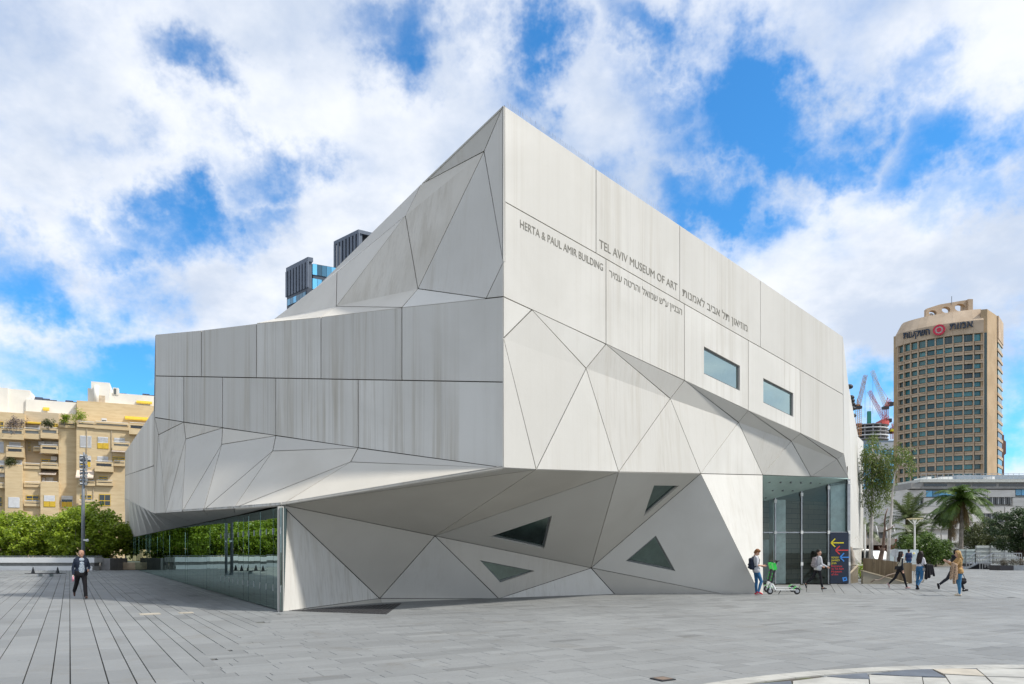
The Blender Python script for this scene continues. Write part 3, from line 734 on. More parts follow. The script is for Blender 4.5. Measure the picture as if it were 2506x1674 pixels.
for (a, b, c, d) in [((1033, 1375), (1090, 1366), (1086, 1381), (1052, 1388)), ((1090, 1366), (1097, 1412), (1080, 1404), (1077, 1383)), ((1097, 1412), (1044, 1424), (1058, 1408), (1082, 1403)), ((1044, 1424), (1033, 1375), (1052, 1386), (1058, 1410))]:
    lg.quad([sp_(*p) for p in (a, b, c, d)])
lg.build('emblem', M_BLUE, sg)

# triangular floor grate at the foot of the folded wall
gr = [GP(707, 1494.6), GP(983, 1476.2), GP(945.5, 1503)]
gt_ = thing('floor_grate', gr[0], 'dark triangular floor grate at the foot of the folded wall', 'grate')
f_ = MB(); f_.hexa([(p.x, p.y) for p in (gr if newell(gr).z > 0 else gr[::-1])], -.02, .004); f_.build('frame', plain('grate_dark', (.03, .03, .032), .7), gt_)
b_ = MB()
for i in range(1, 26):
    t = i / 26; p, q = gr[0].lerp(gr[1], t), gr[0].lerp(gr[2], t)
    b_.bar(p + Vector((0, 0, .008)), q + Vector((0, 0, .008)), .018, .010)
b_.build('bars', M_DARKM, gt_)
# ------------------------------------------------------------------ vegetation
def leaf_mat(name, c1, c2, c3, rough=.45, trans=.35):
    m, nt, bs = newmat(name)
    geo = nd(nt, 'ShaderNodeNewGeometry'); pos = mapping(nt)
    n1 = mrange(nt, noise(nt, pos, .9, 3), .35, .65); n2 = mrange(nt, noise(nt, pos, 5.0, 3), .4, .62)
    c = mixc(nt, n1, c1, c2); c = mixc(nt, mth(nt, 'MULTIPLY', n2, .6), c, c3)
    c = mixc(nt, mth(nt, 'MULTIPLY', geo.outputs['Random Per Island'], .5), c, c1)
    nt.links.new(c, bs.inputs['Base Color']); bs.inputs['Roughness'].default_value = rough
    tr = nd(nt, 'ShaderNodeBsdfTranslucent'); nt.links.new(c, tr.inputs['Color'])
    mx = nd(nt, 'ShaderNodeMixShader'); mx.inputs[0].default_value = trans
    nt.links.new(bs.outputs[0], mx.inputs[1]); nt.links.new(tr.outputs[0], mx.inputs[2]); nt.links.new(mx.outputs[0], nt.nodes['Material Output'].inputs['Surface'])
    return m
L_FIC = leaf_mat('ficus_leaf', (.16, .25, .024), (.34, .47, .035), (.52, .58, .055), .4, .45)
L_EUC = leaf_mat('eucalyptus_leaf', (.075, .13, .03), (.14, .22, .04), (.27, .27, .06))
L_PALM = leaf_mat('palm_leaf', (.05, .11, .02), (.11, .19, .03), (.20, .27, .05))
L_DATE = leaf_mat('date_palm_leaf', (.08, .115, .04), (.13, .17, .06), (.19, .22, .09))
L_DARK = leaf_mat('dark_tree_leaf', (.03, .06, .022), (.055, .095, .032), (.11, .16, .055))
L_OLIVE = leaf_mat('olive_leaf', (.07, .09, .03), (.12, .14, .05), (.17, .19, .07))
L_DEAD = leaf_mat('dead_frond', (.16, .10, .04), (.26, .17, .06), (.33, .23, .09))
BARK = plain('grey_bark', (.26, .225, .19), .9, 0, .3, 2.5, .5)
PALEBARK = plain('pale_bark', (.50, .47, .44), .8, 0, .25, 2.0, .3)
BROWNB = plain('brown_bark', (.16, .12, .09), .9, 0, .3, 4, .6)
def leaves(cl, per, spread, size, asp=.5, droop=0.0, seed=1):
    """leaf blades scattered round clump centres (Nx3): returns a mesh of folded quads"""
    rg = np.random.default_rng(seed); cl = np.asarray(cl, float); n = len(cl) * per
    base = np.repeat(cl, per, 0); d = rg.normal(size=(n, 3)); d /= np.linalg.norm(d, axis=1)[:, None]
    rad = rg.random(n) ** .5
    sp = np.asarray(spread if np.ndim(spread) else [spread] * 3)
    p = base + d * rad[:, None] * sp
    nrm = d * .5 + rg.normal(size=(n, 3)) * .5 + np.array([0, 0, .55]); nrm /= np.linalg.norm(nrm, axis=1)[:, None]
    u = rg.normal(size=(n, 3)); u[:, 2] -= droop * 2; u -= nrm * (u * nrm).sum(1)[:, None]; u /= np.linalg.norm(u, axis=1)[:, None]
    w = np.cross(nrm, u); s = size * rg.uniform(.65, 1.35, n)[:, None]
    v = np.empty((n, 4, 3)); v[:, 0] = p - u * s * .5; v[:, 1] = p + w * s * asp * .5 + nrm * s * .06; v[:, 2] = p + u * s * .5; v[:, 3] = p - w * s * asp * .5 + nrm * s * .06
    return v.reshape(-1, 3), np.arange(n * 4).reshape(-1, 4)
def np_obj(name, v, f, mat, parent):
    org = ORG.get(parent, Vector((0, 0, 0))); me = bpy.data.meshes.new(name); v = np.asarray(v) - np.array(org)
    me.vertices.add(len(v)); me.vertices.foreach_set('co', v.astype(np.float32).ravel())
    k = f.shape[1]; me.loops.add(f.size); me.loops.foreach_set('vertex_index', f.ravel().astype(np.int32))
    me.polygons.add(len(f)); me.polygons.foreach_set('loop_start', np.arange(0, f.size, k, dtype=np.int32)); me.polygons.foreach_set('loop_total', np.full(len(f), k, np.int32))
    me.materials.append(mat); me.update(calc_edges=True)
    o = bpy.data.objects.new(name, me); COL.objects.link(o); o.parent = parent; ORG[o] = org; return o
def limb(m, a, b, r0, r1, bend=.12, n=5, seed=0):
    rg = random.Random(seed); a, b = Vector(a), Vector(b); L = (b - a).length; pts = []; o1 = Vector((rg.gauss(0, 1), rg.gauss(0, 1), rg.gauss(0, .5))) * bend * L
    for i in range(n + 1):
        t = i / n; pts.append(a.lerp(b, t) + o1 * math.sin(math.pi * t) * .6 + Vector((rg.gauss(0, 1), rg.gauss(0, 1), 0)) * .012 * L * (0 < i < n))
    m.tube(pts, [r0 + (r1 - r0) * i / n for i in range(n + 1)], 8); return pts
def tree(name, base, H, rad, label, mat, bark, group, nl=16, ncl=120, per=60, size=.2, low=.25, seed=1, flat=.6, asp=.55, cat='tree', trunk_r=.16, spread=.55, droop=0.0):
    rg = random.Random(seed); base = Vector(base); t = thing(name, base, label, cat, group)
    m = MB(); fork = base + Vector((rg.uniform(-.2, .2), rg.uniform(-.2, .2), H * low)); limb(m, base - Vector((0, 0, .1)), fork, trunk_r, trunk_r * .75, .05, 4, seed)
    ends = []
    for i in range(nl):
        a = 2 * math.pi * i / nl + rg.uniform(-.3, .3); rr = math.sqrt(rg.random()) * .9; zz = rg.uniform(low + .12, .93)
        prof = math.sin(math.pi * min(1, (zz - low * .5) / (1.12 - low * .5))) ** .6
        e = base + Vector((math.cos(a) * rad[0] * rr * prof, math.sin(a) * rad[1] * rr * prof, H * zz))
        limb(m, fork - Vector((0, 0, rg.uniform(0, .25) * H * low)), e, trunk_r * .5, .025, .16, 5, seed * 31 + i); ends.append(e)
    m.build('trunk', bark, t, True)
    cl = []
    while len(cl) < ncl:
        x, y, z = rg.uniform(-1, 1), rg.uniform(-1, 1), rg.uniform(-1, 1)
        d = x * x + y * y + z * z
        if d > 1 or d < .18 * rg.random(): continue
        cl.append(base + Vector((x * rad[0], y * rad[1], H * (low + (1 - low) * (.5 + .5 * z)) + rg.gauss(0, .25))))
    cl += ends
    v, f = leaves([tuple(c) for c in cl], per, (spread, spread, spread * flat), size, asp, droop, seed)
    np_obj('crown', v, f, mat, t); return t
# ficus row behind the low wall
fx = [(-74, 66.5, 5.0, 4.3, ''), (-66.5, 67.5, 5.6, 4.2, ''), (-59, 67, 4.9, 4.4, ''), (-52, 67.5, 5.7, 4.2, ''), (-45.5, 67, 5.1, 4.3, ''), (-39, 66.5, 5.6, 3.8, ''), (-34, 70, 4.7, 3.6, '')]
flab = ['ficus tree of the clipped row farthest along the low white wall', 'ficus tree of the row, second from the far end', 'ficus tree of the row, third from the far end', 'ficus tree at the edge of view behind the low white wall',
        'broad green ficus tree behind the low white wall, below the balconies', 'leafy ficus tree behind the light mast and the walking man', 'ficus tree spilling over the beige kerb beside the museum flank']
for i, (x, y, H, r, _) in enumerate(fx):
    tree('ficus_tree', (x, y, 0), H, (r * 1.08, r * .8), flab[i], L_FIC, BARK, 'ficus trees behind the low wall', 18, 280 if i > 2 else 140, 70, .25, .10, 11 + i, .62, .62, spread=.66)

# ------------------------------------------------------------------ low white wall, kerb, rack, light mast
lw = thing('low_wall', (-55, 62, 0), 'low white plaza wall with projecting coping in front of the ficus row', 'wall')
xr = -35.5
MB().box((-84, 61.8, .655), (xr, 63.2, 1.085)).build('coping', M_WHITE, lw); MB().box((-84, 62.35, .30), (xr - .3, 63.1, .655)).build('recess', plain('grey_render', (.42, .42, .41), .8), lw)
MB().box((-84, 61.95, -.02), (xr - .25, 63.1, .372)).build('base', M_WHITE, lw)
m = MB()
for i in range(26): x = -83 + i * 1.85; m.bar((x, 63.0, 1.085), (x, 63.0, 1.22), .03)
m.bar((-84, 63.0, 1.2), (xr, 63.0, 1.2), .04); m.build('rail', M_GREYM, lw)
kb = thing('planter_kerb', (-35, 65.5, 0), 'beige stone planter kerb under the ivy beside the museum flank', 'kerb')
MB().box((xr + .6, 65.2, -.02), (-31.4, 66, .62)).build('kerb', plain('kerb_stone', (.46, .36, .24), .85, 0, .2, 1.5, .2), kb)
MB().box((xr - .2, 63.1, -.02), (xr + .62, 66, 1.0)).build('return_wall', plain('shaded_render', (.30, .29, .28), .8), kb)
rk = thing('bike_rack', GP(111, 1411), 'low dark metal bicycle rack with two upright fins on the plaza', 'bike rack')
p0 = GP(111, 1411); wdt = 1.15
m = MB()
for dy in (-.28, .28): m.bar(p0 + Vector((-wdt, dy, .2)), p0 + Vector((wdt, dy, .2)), .035)
for i in range(16): x = -wdt + i * 2 * wdt / 15; m.bar(p0 + Vector((x, -.28, .2)), p0 + Vector((x, .28, .2)), .02)
m.build('grid', M_DARKM, rk)
for x in (-.8, .8):
    m = MB(); q = p0 + Vector((x, 0, 0)); m.v += [q + Vector(v) for v in ((-.05, -.14, .2), (.05, -.14, .2), (.05, .14, .2), (-.05, .14, .2), (-.01, -.02, .62), (.01, -.02, .62), (.01, .02, .62), (-.01, .02, .62))]
    m.f += [(3, 2, 1, 0), (4, 5, 6, 7), (0, 1, 5, 4), (1, 2, 6, 5), (2, 3, 7, 6), (3, 0, 4, 7)]; m.m += [0] * 6; m.build('fin', M_DARKM, rk)
for x in (-.35, .35): MB().box(tuple(p0 + Vector((x - .04, -.2, 0))), tuple(p0 + Vector((x + .04, .2, .19)))).build('foot', M_STEEL, rk)
mast_p = Vector(((203.5 - CX) * 46 / F, 46, 0)); ms = thing('light_mast', mast_p, 'tall grey light mast with a column of small floodlights on the plaza', 'light mast')
MB().tube([mast_p, mast_p + Vector((0, 0, 4.5)), mast_p + Vector((.05, 0, 7.9))], [.115, .10, .055], 12).build('pole', M_GREYM, ms, True)
MB().tube([mast_p, mast_p + Vector((0, 0, .12))], .2, 12).build('base_plate', M_GREYM, ms)
fl_me = MB().tube([(0, -.04, 0), (0, -.22, .0)], [.06, .105], 10).bar((0, 0, 0), (0, -.06, 0), .05).mesh('floodlight', M_GREYM)
for i, py in enumerate((1116, 1124, 1133, 1141, 1150, 1158, 1166, 1175, 1184)):
    z = EYE + (HY - py) * 46 / F
    for s_ in (-1, 1): inst(fl_me, 'floodlight', ms, mast_p + Vector((.05, 0, z)), rz=s_ * R(60 + 15 * (i % 2)))
MB().tube([mast_p + Vector((.1, -.1, 2.35)), mast_p + Vector((.3, -.12, 2.33))], .05, 8).ball(mast_p + Vector((.34, -.12, 2.33)), .09, 8, 6).build('camera_dome', M_WHITE, ms)

# ------------------------------------------------------------------ apartment block far left
AZ, AZD, ATH = 0.0, 116.0, R(25)            # local frame: x along the street front, y into the block
AO = Vector(((190 - CX) * AZD / F, AZD, 0)); AU = Vector((math.cos(ATH), math.sin(ATH), 0)); AN = Vector((math.sin(ATH), -math.cos(ATH), 0))
ap = thing('apartment_block', AO, 'beige stone apartment block with stepped balconies, yellow blinds and white rooftop storey', 'building', None, ATH)
def adepth(px, d=0.0):
    o = AO + AN * d; k = (px - CX) / F; tt = (k * o.y - o.x) / (AU.x - k * AU.y); return tt, o.y + tt * AU.y
ALAST = [AZD]
def stone_mat(name, a, b, sc=(.5, .5, 2.8)):
    m, nt, bs = newmat(name); c = mixc(nt, mrange(nt, noise(nt, mapping(nt, sc), 1.0, 4, .6), .35, .65), a, b)
    c = mixc(nt, mth(nt, 'MULTIPLY', mrange(nt, noise(nt, mapping(nt, (.15, .15, .15)), 1.0, 4), .45, .7), .4), c, tuple(x * .75 for x in a))
    nt.links.new(c, bs.inputs['Base Color']); bs.inputs['Roughness'].default_value = .85; return m
M_BST = stone_mat('beige_stone', (.60, .46, .27), (.68, .54, .33))
M_BST2 = stone_mat('beige_stone_dusty', (.50, .41, .28), (.58, .48, .34))
M_RWHT = plain('roof_white', (.80, .77, .70), .8, 0, .05, .4)
M_SHUT = plain('roller_shutter', (.72, .73, .74), .6, 0, .06, 2); M_YBL = plain('yellow_panel', (.66, .44, .035), .6, 0, .08); M_AWN = plain('awning_cloth', (.66, .55, .45), .8, 0, .12, 6)
M_PAN = plain('solar_panel', (.03, .035, .06), .2, .3, .1)
def apx(px, d=0.0):
    tt, ALAST[0] = adepth(px, d); return tt
def apz(py, d=0.0): return EYE + (HY - py) * ALAST[0] / F
def ablock(name, x0, y0, x1, y1, d0, d1, mat, parent=None):      # extents read off the front at depth d1, back at d0
    a, b = apx(x0, d1), apx(x1, d1); apx(min(380, max(0, x0)) * .5 + min(380, max(0, x1)) * .5, d1)
    return MB().box((a, AZ - d1, apz(y1, d1) if y1 < 1300 else 0), (b, AZ - d0, apz(y0, d1))).build(name, mat, parent or ap)
def aloc(px, py, d=0.0):
    x = apx(px, d); return Vector((x, -d, apz(py)))
def za(x, y): return x / 4.61, 920 + y / 4.61        # first zoom
def zb(x, y): return 180 + x / 4.612, 920 + y / 4.612
ablock('wall', -420, 1011, 60, 1400, -14, .0, M_BST); ablock('wall', 60, 1009, 143.5, 1400, -14, -1.2, M_BST2)
ablock('wall', 143.5, 1034, 187, 1400, -14, .2, M_BST); ablock('wall', 187, 1034, 420, 1400, -14, 1.4, M_BST)
ablock('wall', 56, 1136, 99, 1400, -1.2, .6, M_BST); ablock('wall', 99, 1180, 143.4, 1400, -1.2, 1.5, M_BST); ablock('wall', 12, 1140, 55, 1400, 0, 1.3, M_BST)
ablock('upper_wall', 187.5, 987, 420, 1034, -14, -2.2, M_BST); ablock('upper_wall', -420, 1009.5, 58.5, 1040, -14, -1.6, M_BST2); ablock('upper_wall', 59, 1010, 187, 1036, -14, -2.4, M_BST2)
ablock('rooftop', -420, 949, 19, 1012, -14, -3.0, M_RWHT); ablock('rooftop', 19, 953, 72.5, 1012, -14, -3.6, M_RWHT); ablock('rooftop', 63, 981, 186, 1012, -14, -3.3, M_RWHT)
rt = ablock('rooftop', 223, 935, 268.5, 996, -14, -3.0, M_RWHT); ablock('rooftop', 214.5, 950, 223, 992, -14, -3.6, M_RWHT); ablock('rooftop', 268.5, 965, 420, 1003, -14, -3.4, M_RWHT)
cx_, cz_ = apx(235.5, -2.6), 2.6; MB().tube([(cx_, cz_, apz(994)), (cx_, cz_, apz(944, -2.6))], .38, 14).build('stair_drum', M_RWHT, ap, True)
ablock('rooftop_recess', 241, 968, 257, 994, -3.0, -2.95, plain('roof_shade', (.55, .45, .33), .8)); ablock('vent_stack', 276, 949, 290.5, 966, -4.5, -3.3, M_RWHT); ablock('louvre', 278.5, 951, 284.5, 964.5, -3.3, -3.25, M_REVEAL)
def win(kind, x0, y0, x1, y1, d=0.0):
    w = MB(); w.box((apx(x0, d), AZ - d - .02, apz(y1, d)), (apx(x1, d), AZ - d + .25, apz(y0, d)))
    o = w.build('window', M_DGLASS, ap)
    h = y1 - y0; e = .03
    fr = MB(); t_ = .09
    for (a, c, b, dd) in ((x0, y0, x1, y0 + .9), (x0, y1 - .9, x1, y1), (x0, y0, x0 + .9, y1), (x1 - .9, y0, x1, y1)):
        fr.box((apx(a, d), AZ - d - .05, apz(dd, d)), (apx(b, d), AZ - d - .021, apz(c, d)))
    if kind == 'dark':
        xm, ym = (x0 + x1) / 2, y0 + h * .55
        fr.box((apx(xm - .5, d), AZ - d - .05, apz(y1 - .9, d)), (apx(xm + .5, d), AZ - d - .021, apz(y0 + .9, d))); fr.box((apx(x0 + .9, d), AZ - d - .048, apz(ym + .5, d)), (apx(x1 - .9, d), AZ - d - .021, apz(ym - .5, d)))
    fr.build('frame', M_YBL if kind in ('split', 'dark') else M_SHUT, o)
    if kind in ('split', 'shut', 'half'):
        yb = y1 - .9 if kind == 'shut' else y0 + h * (.5 if kind == 'split' else .3)
        s = MB(); n = max(3, int((yb - y0) / 1.6))
        for i in range(n):
            ya, yc_ = y0 + (yb - y0) * i / n, y0 + (yb - y0) * (i + .88) / n; s.box((apx(x0 + .8, d), AZ - d - .075, apz(yc_, d)), (apx(x1 - .8, d), AZ - d - .05, apz(ya, d)))
        s.build('shutter', M_SHUT, o)
    if kind in ('split', 'half'):
        yy = y0 + h * .52
        s = MB(); xm = (x0 + x1) / 2
        for (a, b) in ((x0 + .9, xm - .3), (xm + .3, x1 - .9)): s.box((apx(a, d), AZ - d - .075, apz(y1 - .9, d)), (apx(b, d), AZ - d - .05, apz(yy, d)))
        s.build('lower_panel', M_YBL, o)
for k, a, b, c, d_, dep in [('shut', 73, 680, 203, 805, 1.4), ('split', 268, 693, 396, 820, 1.4), ('half', 68, 905, 198, 1032, 1.4), ('shut', 268, 912, 392, 965, 1.4), ('dark', 287, 1337, 417, 1467, 1.4), ('dark', 78, 1343, 203, 1410, 1.4), ('shut', 458, 705, 580, 765, 1.4),
                            ('dark', 440, 915, 580, 960, 1.4), ('dark', 285, 1135, 385, 1180, 1.4)]:
    (x0, y0), (x1, y1) = zb(a, b), zb(c, d_); win(k, x0, y0, x1, y1, dep)
for k, a, b, c, d_, dep in [('shut', -60, 745, 43, 862, 0), ('shut', 104, 750, 232, 830, 0), ('dark', 318, 752, 348, 850, -1.2), ('shut', 510, 745, 598, 800, -1.2), ('shut', -30, 955, 50, 1060, 0), ('shut', 180, 952, 250, 1000, 0), ('dark', 465, 942, 640, 1000, -1.2),
                            ('shut', 292, 1143, 424, 1205, -1.2), ('shut', 520, 1148, 604, 1200, -1.2), ('split', 492, 1350, 625, 1477, 1.5), ('half', 692, 1355, 820, 1483, .2), ('dark', 295, 1350, 440, 1420, 0.62), ('shut', 94, 1370, 222, 1485, 1.3), ('shut', 270, 560, 450, 610, -1.2), ('dark', -30, 1365, 24, 1475, 0), ('dark', 600, 540, 655, 580, -1.2),
                            ('dark', -20, 515, 40, 600, 0)]:
    (x0, y0), (x1, y1) = za(a, b), za(c, d_); win(k, x0, y0, x1, y1, dep)
def balcony(x0, y0, x1, y1, d, out=1.3):
    o = ablock('balcony', x0, y0 + (y1 - y0) * .52, x1, y1, d, d + out, M_BST)
    (a, b) = (apx(x0, d + out), apx(x1, d + out)); z1 = apz(y0, d + out); zt = apz(y0 + (y1 - y0) * .14, d + out); zm = apz(y0 + (y1 - y0) * .52, d + out)
    MB().box((a, AZ - d - out, zt - .22), (b, AZ - d - out + .18, zt)).build('rail_beam', M_BST, o)
    MB().box((a + .1, AZ - d - out + .04, z1 - .07), (b - .1, AZ - d - out + .1, z1)).build('handrail', M_WHITE, o)
    for x in (a, b - .22): MB().box((x, AZ - d - out + .01, zm), (x + .22, AZ - d - out + .17, zt - .22)).build('pier', M_BST, o)
    MB().box((a + .22, AZ - d - out + .2, zm), (b - .22, AZ - d - out + .23, zt - .22)).build('infill', M_DGLASS if random.random() < .5 else plain('balcony_grey', (.30, .33, .33), .4), o)
for (x, y) in [(470, 760), (630, 765), (470, 1170), (610, 930), (230, 1090), (350, 1330), (30, 1120), (640, 1330)]:
    px, py = za(x, y); q_ = aloc(px, py, .25 if x < 264 else -1.0); MB().box((q_.x - .42, q_.y - .1, q_.z - .3), (q_.x + .42, q_.y + .3, q_.z + .3)).build('air_conditioner', M_SHUT, ap)
for (x, y0, y1) in [(150, 600, 1500), (225, 1050, 1500), (430, 600, 1100)]:
    (px, p0_), (_, p1_) = zb(x, y0), zb(x, y1); a_, b_2 = aloc(px, p0_, 1.5), aloc(px, p1_, 1.5); MB().tube([a_, b_2], .06, 6).build('drain_pipe', M_BST2, ap)
for q in [(0, 590, 264, 715, 0, 1.1), (264, 590, 455, 710, -1.2, 1.9), (457, 583, 655, 705, -1.2, 2.1), (68, 793, 264, 915, 0, 1.2), (372, 795, 456, 850, -1.2, 1.0), (457, 778, 653, 872, -1.2, 2.0), (-60, 995, 60, 1090, 0, 1.2), (70, 993, 256, 1052, 0, 1.0), (268, 985, 457, 1048, -1.2, 2.0), (460, 982, 655, 1045, -1.2, 2.2),
          (268, 1195, 457, 1255, -1.2, 2.0), (462, 1190, 655, 1252, -1.2, 2.2), (268, 1408, 456, 1470, -1.2, 2.2), (-40, 1205, 56, 1265, 0, 1.0), (665, 520, 850, 585, .2, .3)]:
    (x0, y0), (x1, y1) = za(q[0], q[1]), za(q[2], q[3]); balcony(x0, y0, x1, y1, q[4], q[5])
for q in [(40, 518, 240, 580, 1.4, .25), (240, 530, 625, 605, 1.4, .25), (625, 533, 830, 660, 1.4, 1.2), (437, 745, 640, 840, 1.4, 1.2), (238, 960, 447, 1080, 1.4, 1.2), (450, 955, 585, 1017, 1.4, .5), (50, 1180, 245, 1240, 1.4, .4), (258, 1175, 447, 1238, 1.4, .5), (55, 1400, 247, 1460, 1.4, .4)]:
    (x0, y0), (x1, y1) = zb(q[0], q[1]), zb(q[2], q[3]); balcony(x0, y0, x1, y1, q[4], q[5])
def awning(x0, y0, x1, y1, d, out=1.0, mat=None):
    m = MB(); a, b = apx(x0, d), apx(x1, d); zt, zb_ = apz(y0, d), apz(y1, d)
    m.quad([(a, AZ - d, zt), (a, AZ - d - out, zb_ + .2), (b, AZ - d - out, zb_ + .2), (b, AZ - d, zt)]); m.quad([(a, AZ - d - out, zb_ + .2), (a, AZ - d - out, zb_), (b, AZ - d - out, zb_), (b, AZ - d - out, zb_ + .2)])
    m.build('awning', mat or M_AWN, ap)
for q in [(462, 1070, 650, 1130, -1.2, 1.9), (462, 865, 650, 900, -1.2, 1.5)]:
    (x0, y0), (x1, y1) = za(*q[:2]), za(*q[2:4]); awning(x0, y0, x1, y1, *q[4:])
(x0, y0), (x1, y1) = zb(35, 1070), zb(232, 1165); awning(x0, y0, x1, y1, 1.4, 1.3); (x0, y0), (x1, y1) = zb(440, 840), zb(610, 875); awning(x0, y0, x1, y1, 1.4, 1.4)
(x0, y0), (x1, y1) = zb(710, 290), zb(888, 328); awning(x0, y0, x1, y1, -3.3, .5, M_YBL); (x0, y0), (x1, y1) = zb(580, 472), zb(870, 515); awning(x0, y0, x1, y1, -2.2, .5, M_YBL); (x0, y0), (x1, y1) = za(487, 357), za(560, 400); awning(x0, y0, x1, y1, -3.3, .4, M_YBL)
(x0, y0), (x1, y1) = za(262, 525), za(470, 552); awning(x0, y0, x1, y1, -1.2, .8, M_YBL)
(x0, y0), (x1, y1) = zb(715, 330), zb(885, 390); win('shut', x0, y0, x1, y1, -3.4); (x0, y0), (x1, y1) = zb(315, 480), zb(375, 540); win('half', x0, y0, x1, y1, -2.2)
for (x, y, n, fz) in [(390, 225, 4, za), (735, 262, 2, za), (100, 140, 1, za), (210, 228, 1, za), (515, 180, 1, zb), (775, 185, 2, zb)]:
    for i in range(n):
        px, py = fz(x + i * 80, y + 16 * i); c = aloc(px + 9, py + 9, -5)
        MB().obox(c, (.55, 0, 0), (0, .75, .5), (0, -.02, .03)).build('solar_panel', M_PAN, ap); MB().tube([c + Vector((-.4, .8, .1)), c + Vector((-.4, .8, -1.2))], .03, 6).build('panel_strut', M_STEEL, ap)
def roof_bush(fz, x, y, r, label, mat=L_FIC):
    px, py = fz(x, y); q_ = aloc(px, py, 1.0); p = AO + AU * q_.x - AN * q_.y + Vector((0, 0, q_.z)); t = thing('balcony_shrub', p - Vector((0, 0, r * .9)), label, 'shrub', 'shrubs on the apartment terraces')
    cl = [tuple(p + Vector((random.gauss(0, r * .38), random.gauss(0, r * .25), random.gauss(0, r * .3)))) for _ in range(26)]
    v, f = leaves(cl, 26, r * .42, .22, .6, 0, int(x)); np_obj('foliage', v, f, mat, t); MB().tube([p - Vector((0, 0, r * 1.2)), p], .05, 6).build('stem', BARK, t)
roof_bush(za, 725, 480, 1.0, 'yellow green shrub on the terrace above the blank stair wall'); roof_bush(zb, 75, 465, 1.3, 'dark green rounded shrub at the terrace corner of the apartment block')
roof_bush(za, 545, 530, .9, 'thin trailing shrub on the upper balcony of the apartment block', L_OLIVE); roof_bush(za, 120, 965, 1.0, 'bushy plant on the low balcony at the edge of view', L_OLIVE); roof_bush(za, 160, 530, 1.6, 'grey dry climbing bush on the upper terrace wall', plain('dry_twigs', (.22, .18, .17), .9))
roof_bush(zb, 345, 940, .6, 'small green plant before the shuttered apartment window')

# ------------------------------------------------------------------ dark twin towers
M_SLT = plain('dark_slate', (.06, .075, .10), .5, .2, .12, .3); M_SLT2 = plain('slate_fin', (.115, .14, .18), .45, .3, .08, .3)
def dark_tower(name, label, ap_, lf, rt_, Z0, zl, zr, fins_y, glass):
    k = P3(ap_[0], ap_[1], Z0); a = P3(lf[0], lf[1], Z0 * zl); b = P3(rt_[0], rt_[1], Z0 * zr); t = thing(name, (k.x, k.y, 0), label, 'tower', 'dark towers far behind the museum')
    H = k.z; fy0, fy1 = fins_y; L2 = Vector((a.x, a.y)); K2 = Vector((k.x, k.y)); R2 = Vector((b.x, b.y)); B2_ = L2 + R2 - K2
    def wallz(py): return EYE + (HY - py) * Z0 / F
    z0, z1 = wallz(fy0), wallz(fy1)
    MB().hexa([K2, R2, B2_, L2], 0, z1).build('shaft', M_SLT, t)
    def off(P, s): c = (K2 + B2_) / 2; return c + (P - c) * s
    if glass:
        e = R2 - K2; s1 = .17; cap = [K2, K2 + e * s1, L2 + e * s1, L2]; cc0 = sum(cap, Vector((0, 0))) / 4
        MB().hexa([cc0 + (p - cc0) * 1.07 for p in cap], z0, H).build('roof_cap', M_SLT2, t)
        MB().hexa([K2 + e * (s1 + .03), R2, B2_, L2 + e * (s1 + .03)], z1, H - 2.2).build('glass_block', M_SLT, t)
        MB().hexa([K2 + e * .05 + (L2 - K2) * .04, K2 + e * s1 + (L2 - K2) * .04, L2 + e * s1, L2 + e * .05], z1, z0).build('core', plain('tower_core', (.03, .035, .045), .6), t)
    else:
        MB().hexa([off(K2, 1.06), off(R2, 1.06), off(B2_, 1.06), off(L2, 1.06)], z0, H).build('roof_cap', M_SLT2, t)
        MB().hexa([off(K2, .78), off(R2, .78), off(B2_, .78), off(L2, .78)], z1, z0).build('core', plain('tower_core', (.03, .035, .045), .6), t)
    nF = 7
    for i in range(nF + 1):
        p = L2.lerp(K2, i / nF); q = off(p, .93); MB().bar((p.x, p.y, z1), (p.x, p.y, z0), .55, 1.5, up=(K2 - L2).to_3d()).build('fin', M_SLT2, t)
    MB().hexa([K2, K2.lerp(R2, .16), off(K2.lerp(R2, .16), .9), off(K2, .9)], z1, z0).build('corner_pier', M_SLT2, t)
    fh = 4.2; n = (R2 - K2); nn = Vector((n.y, -n.x)).normalized()
    if nn.y > 0: nn = -nn
    nl = (K2 - L2); nl = Vector((nl.y, -nl.x)).normalized()
    if nl.y > 0: nl = -nl
    for j in range(9):
        zt = (H - 2.4 if glass else z1 - 1.2) - j * 6.0
        for i in range(5):
            p, q = K2.lerp(R2, .18 + .164 * i) + nn * .25, K2.lerp(R2, .18 + .164 * (i + .94)) + nn * .25
            MB().hexa([p, q, q - nn * .2, p - nn * .2], zt - 4.4, zt).build('window', M_BGLASS, t)
        zt = z1 - 1.4 - j * fh
        for i in range(6):
            p, q = L2.lerp(K2, .05 + .15 * i) + nl * .25, L2.lerp(K2, .05 + .15 * (i + .93)) + nl * .25
            MB().hexa([p, q, q - nl * .2, p - nl * .2], zt - 2.6, zt).build('window', M_BGLASS, t)
dark_tower('office_tower', 'lower dark office tower with blue glass bays behind the museum roof slope', (752, 629.5), (702, 655), (822, 643), 300, 1.037, 1.018, (640, 704), True)
dark_tower('office_tower', 'taller dark office tower with vertical fins behind the museum roof slope', (877, 562.5), (820, 591), (935, 577), 310, 1.037, 1.018, (571, 655), False)

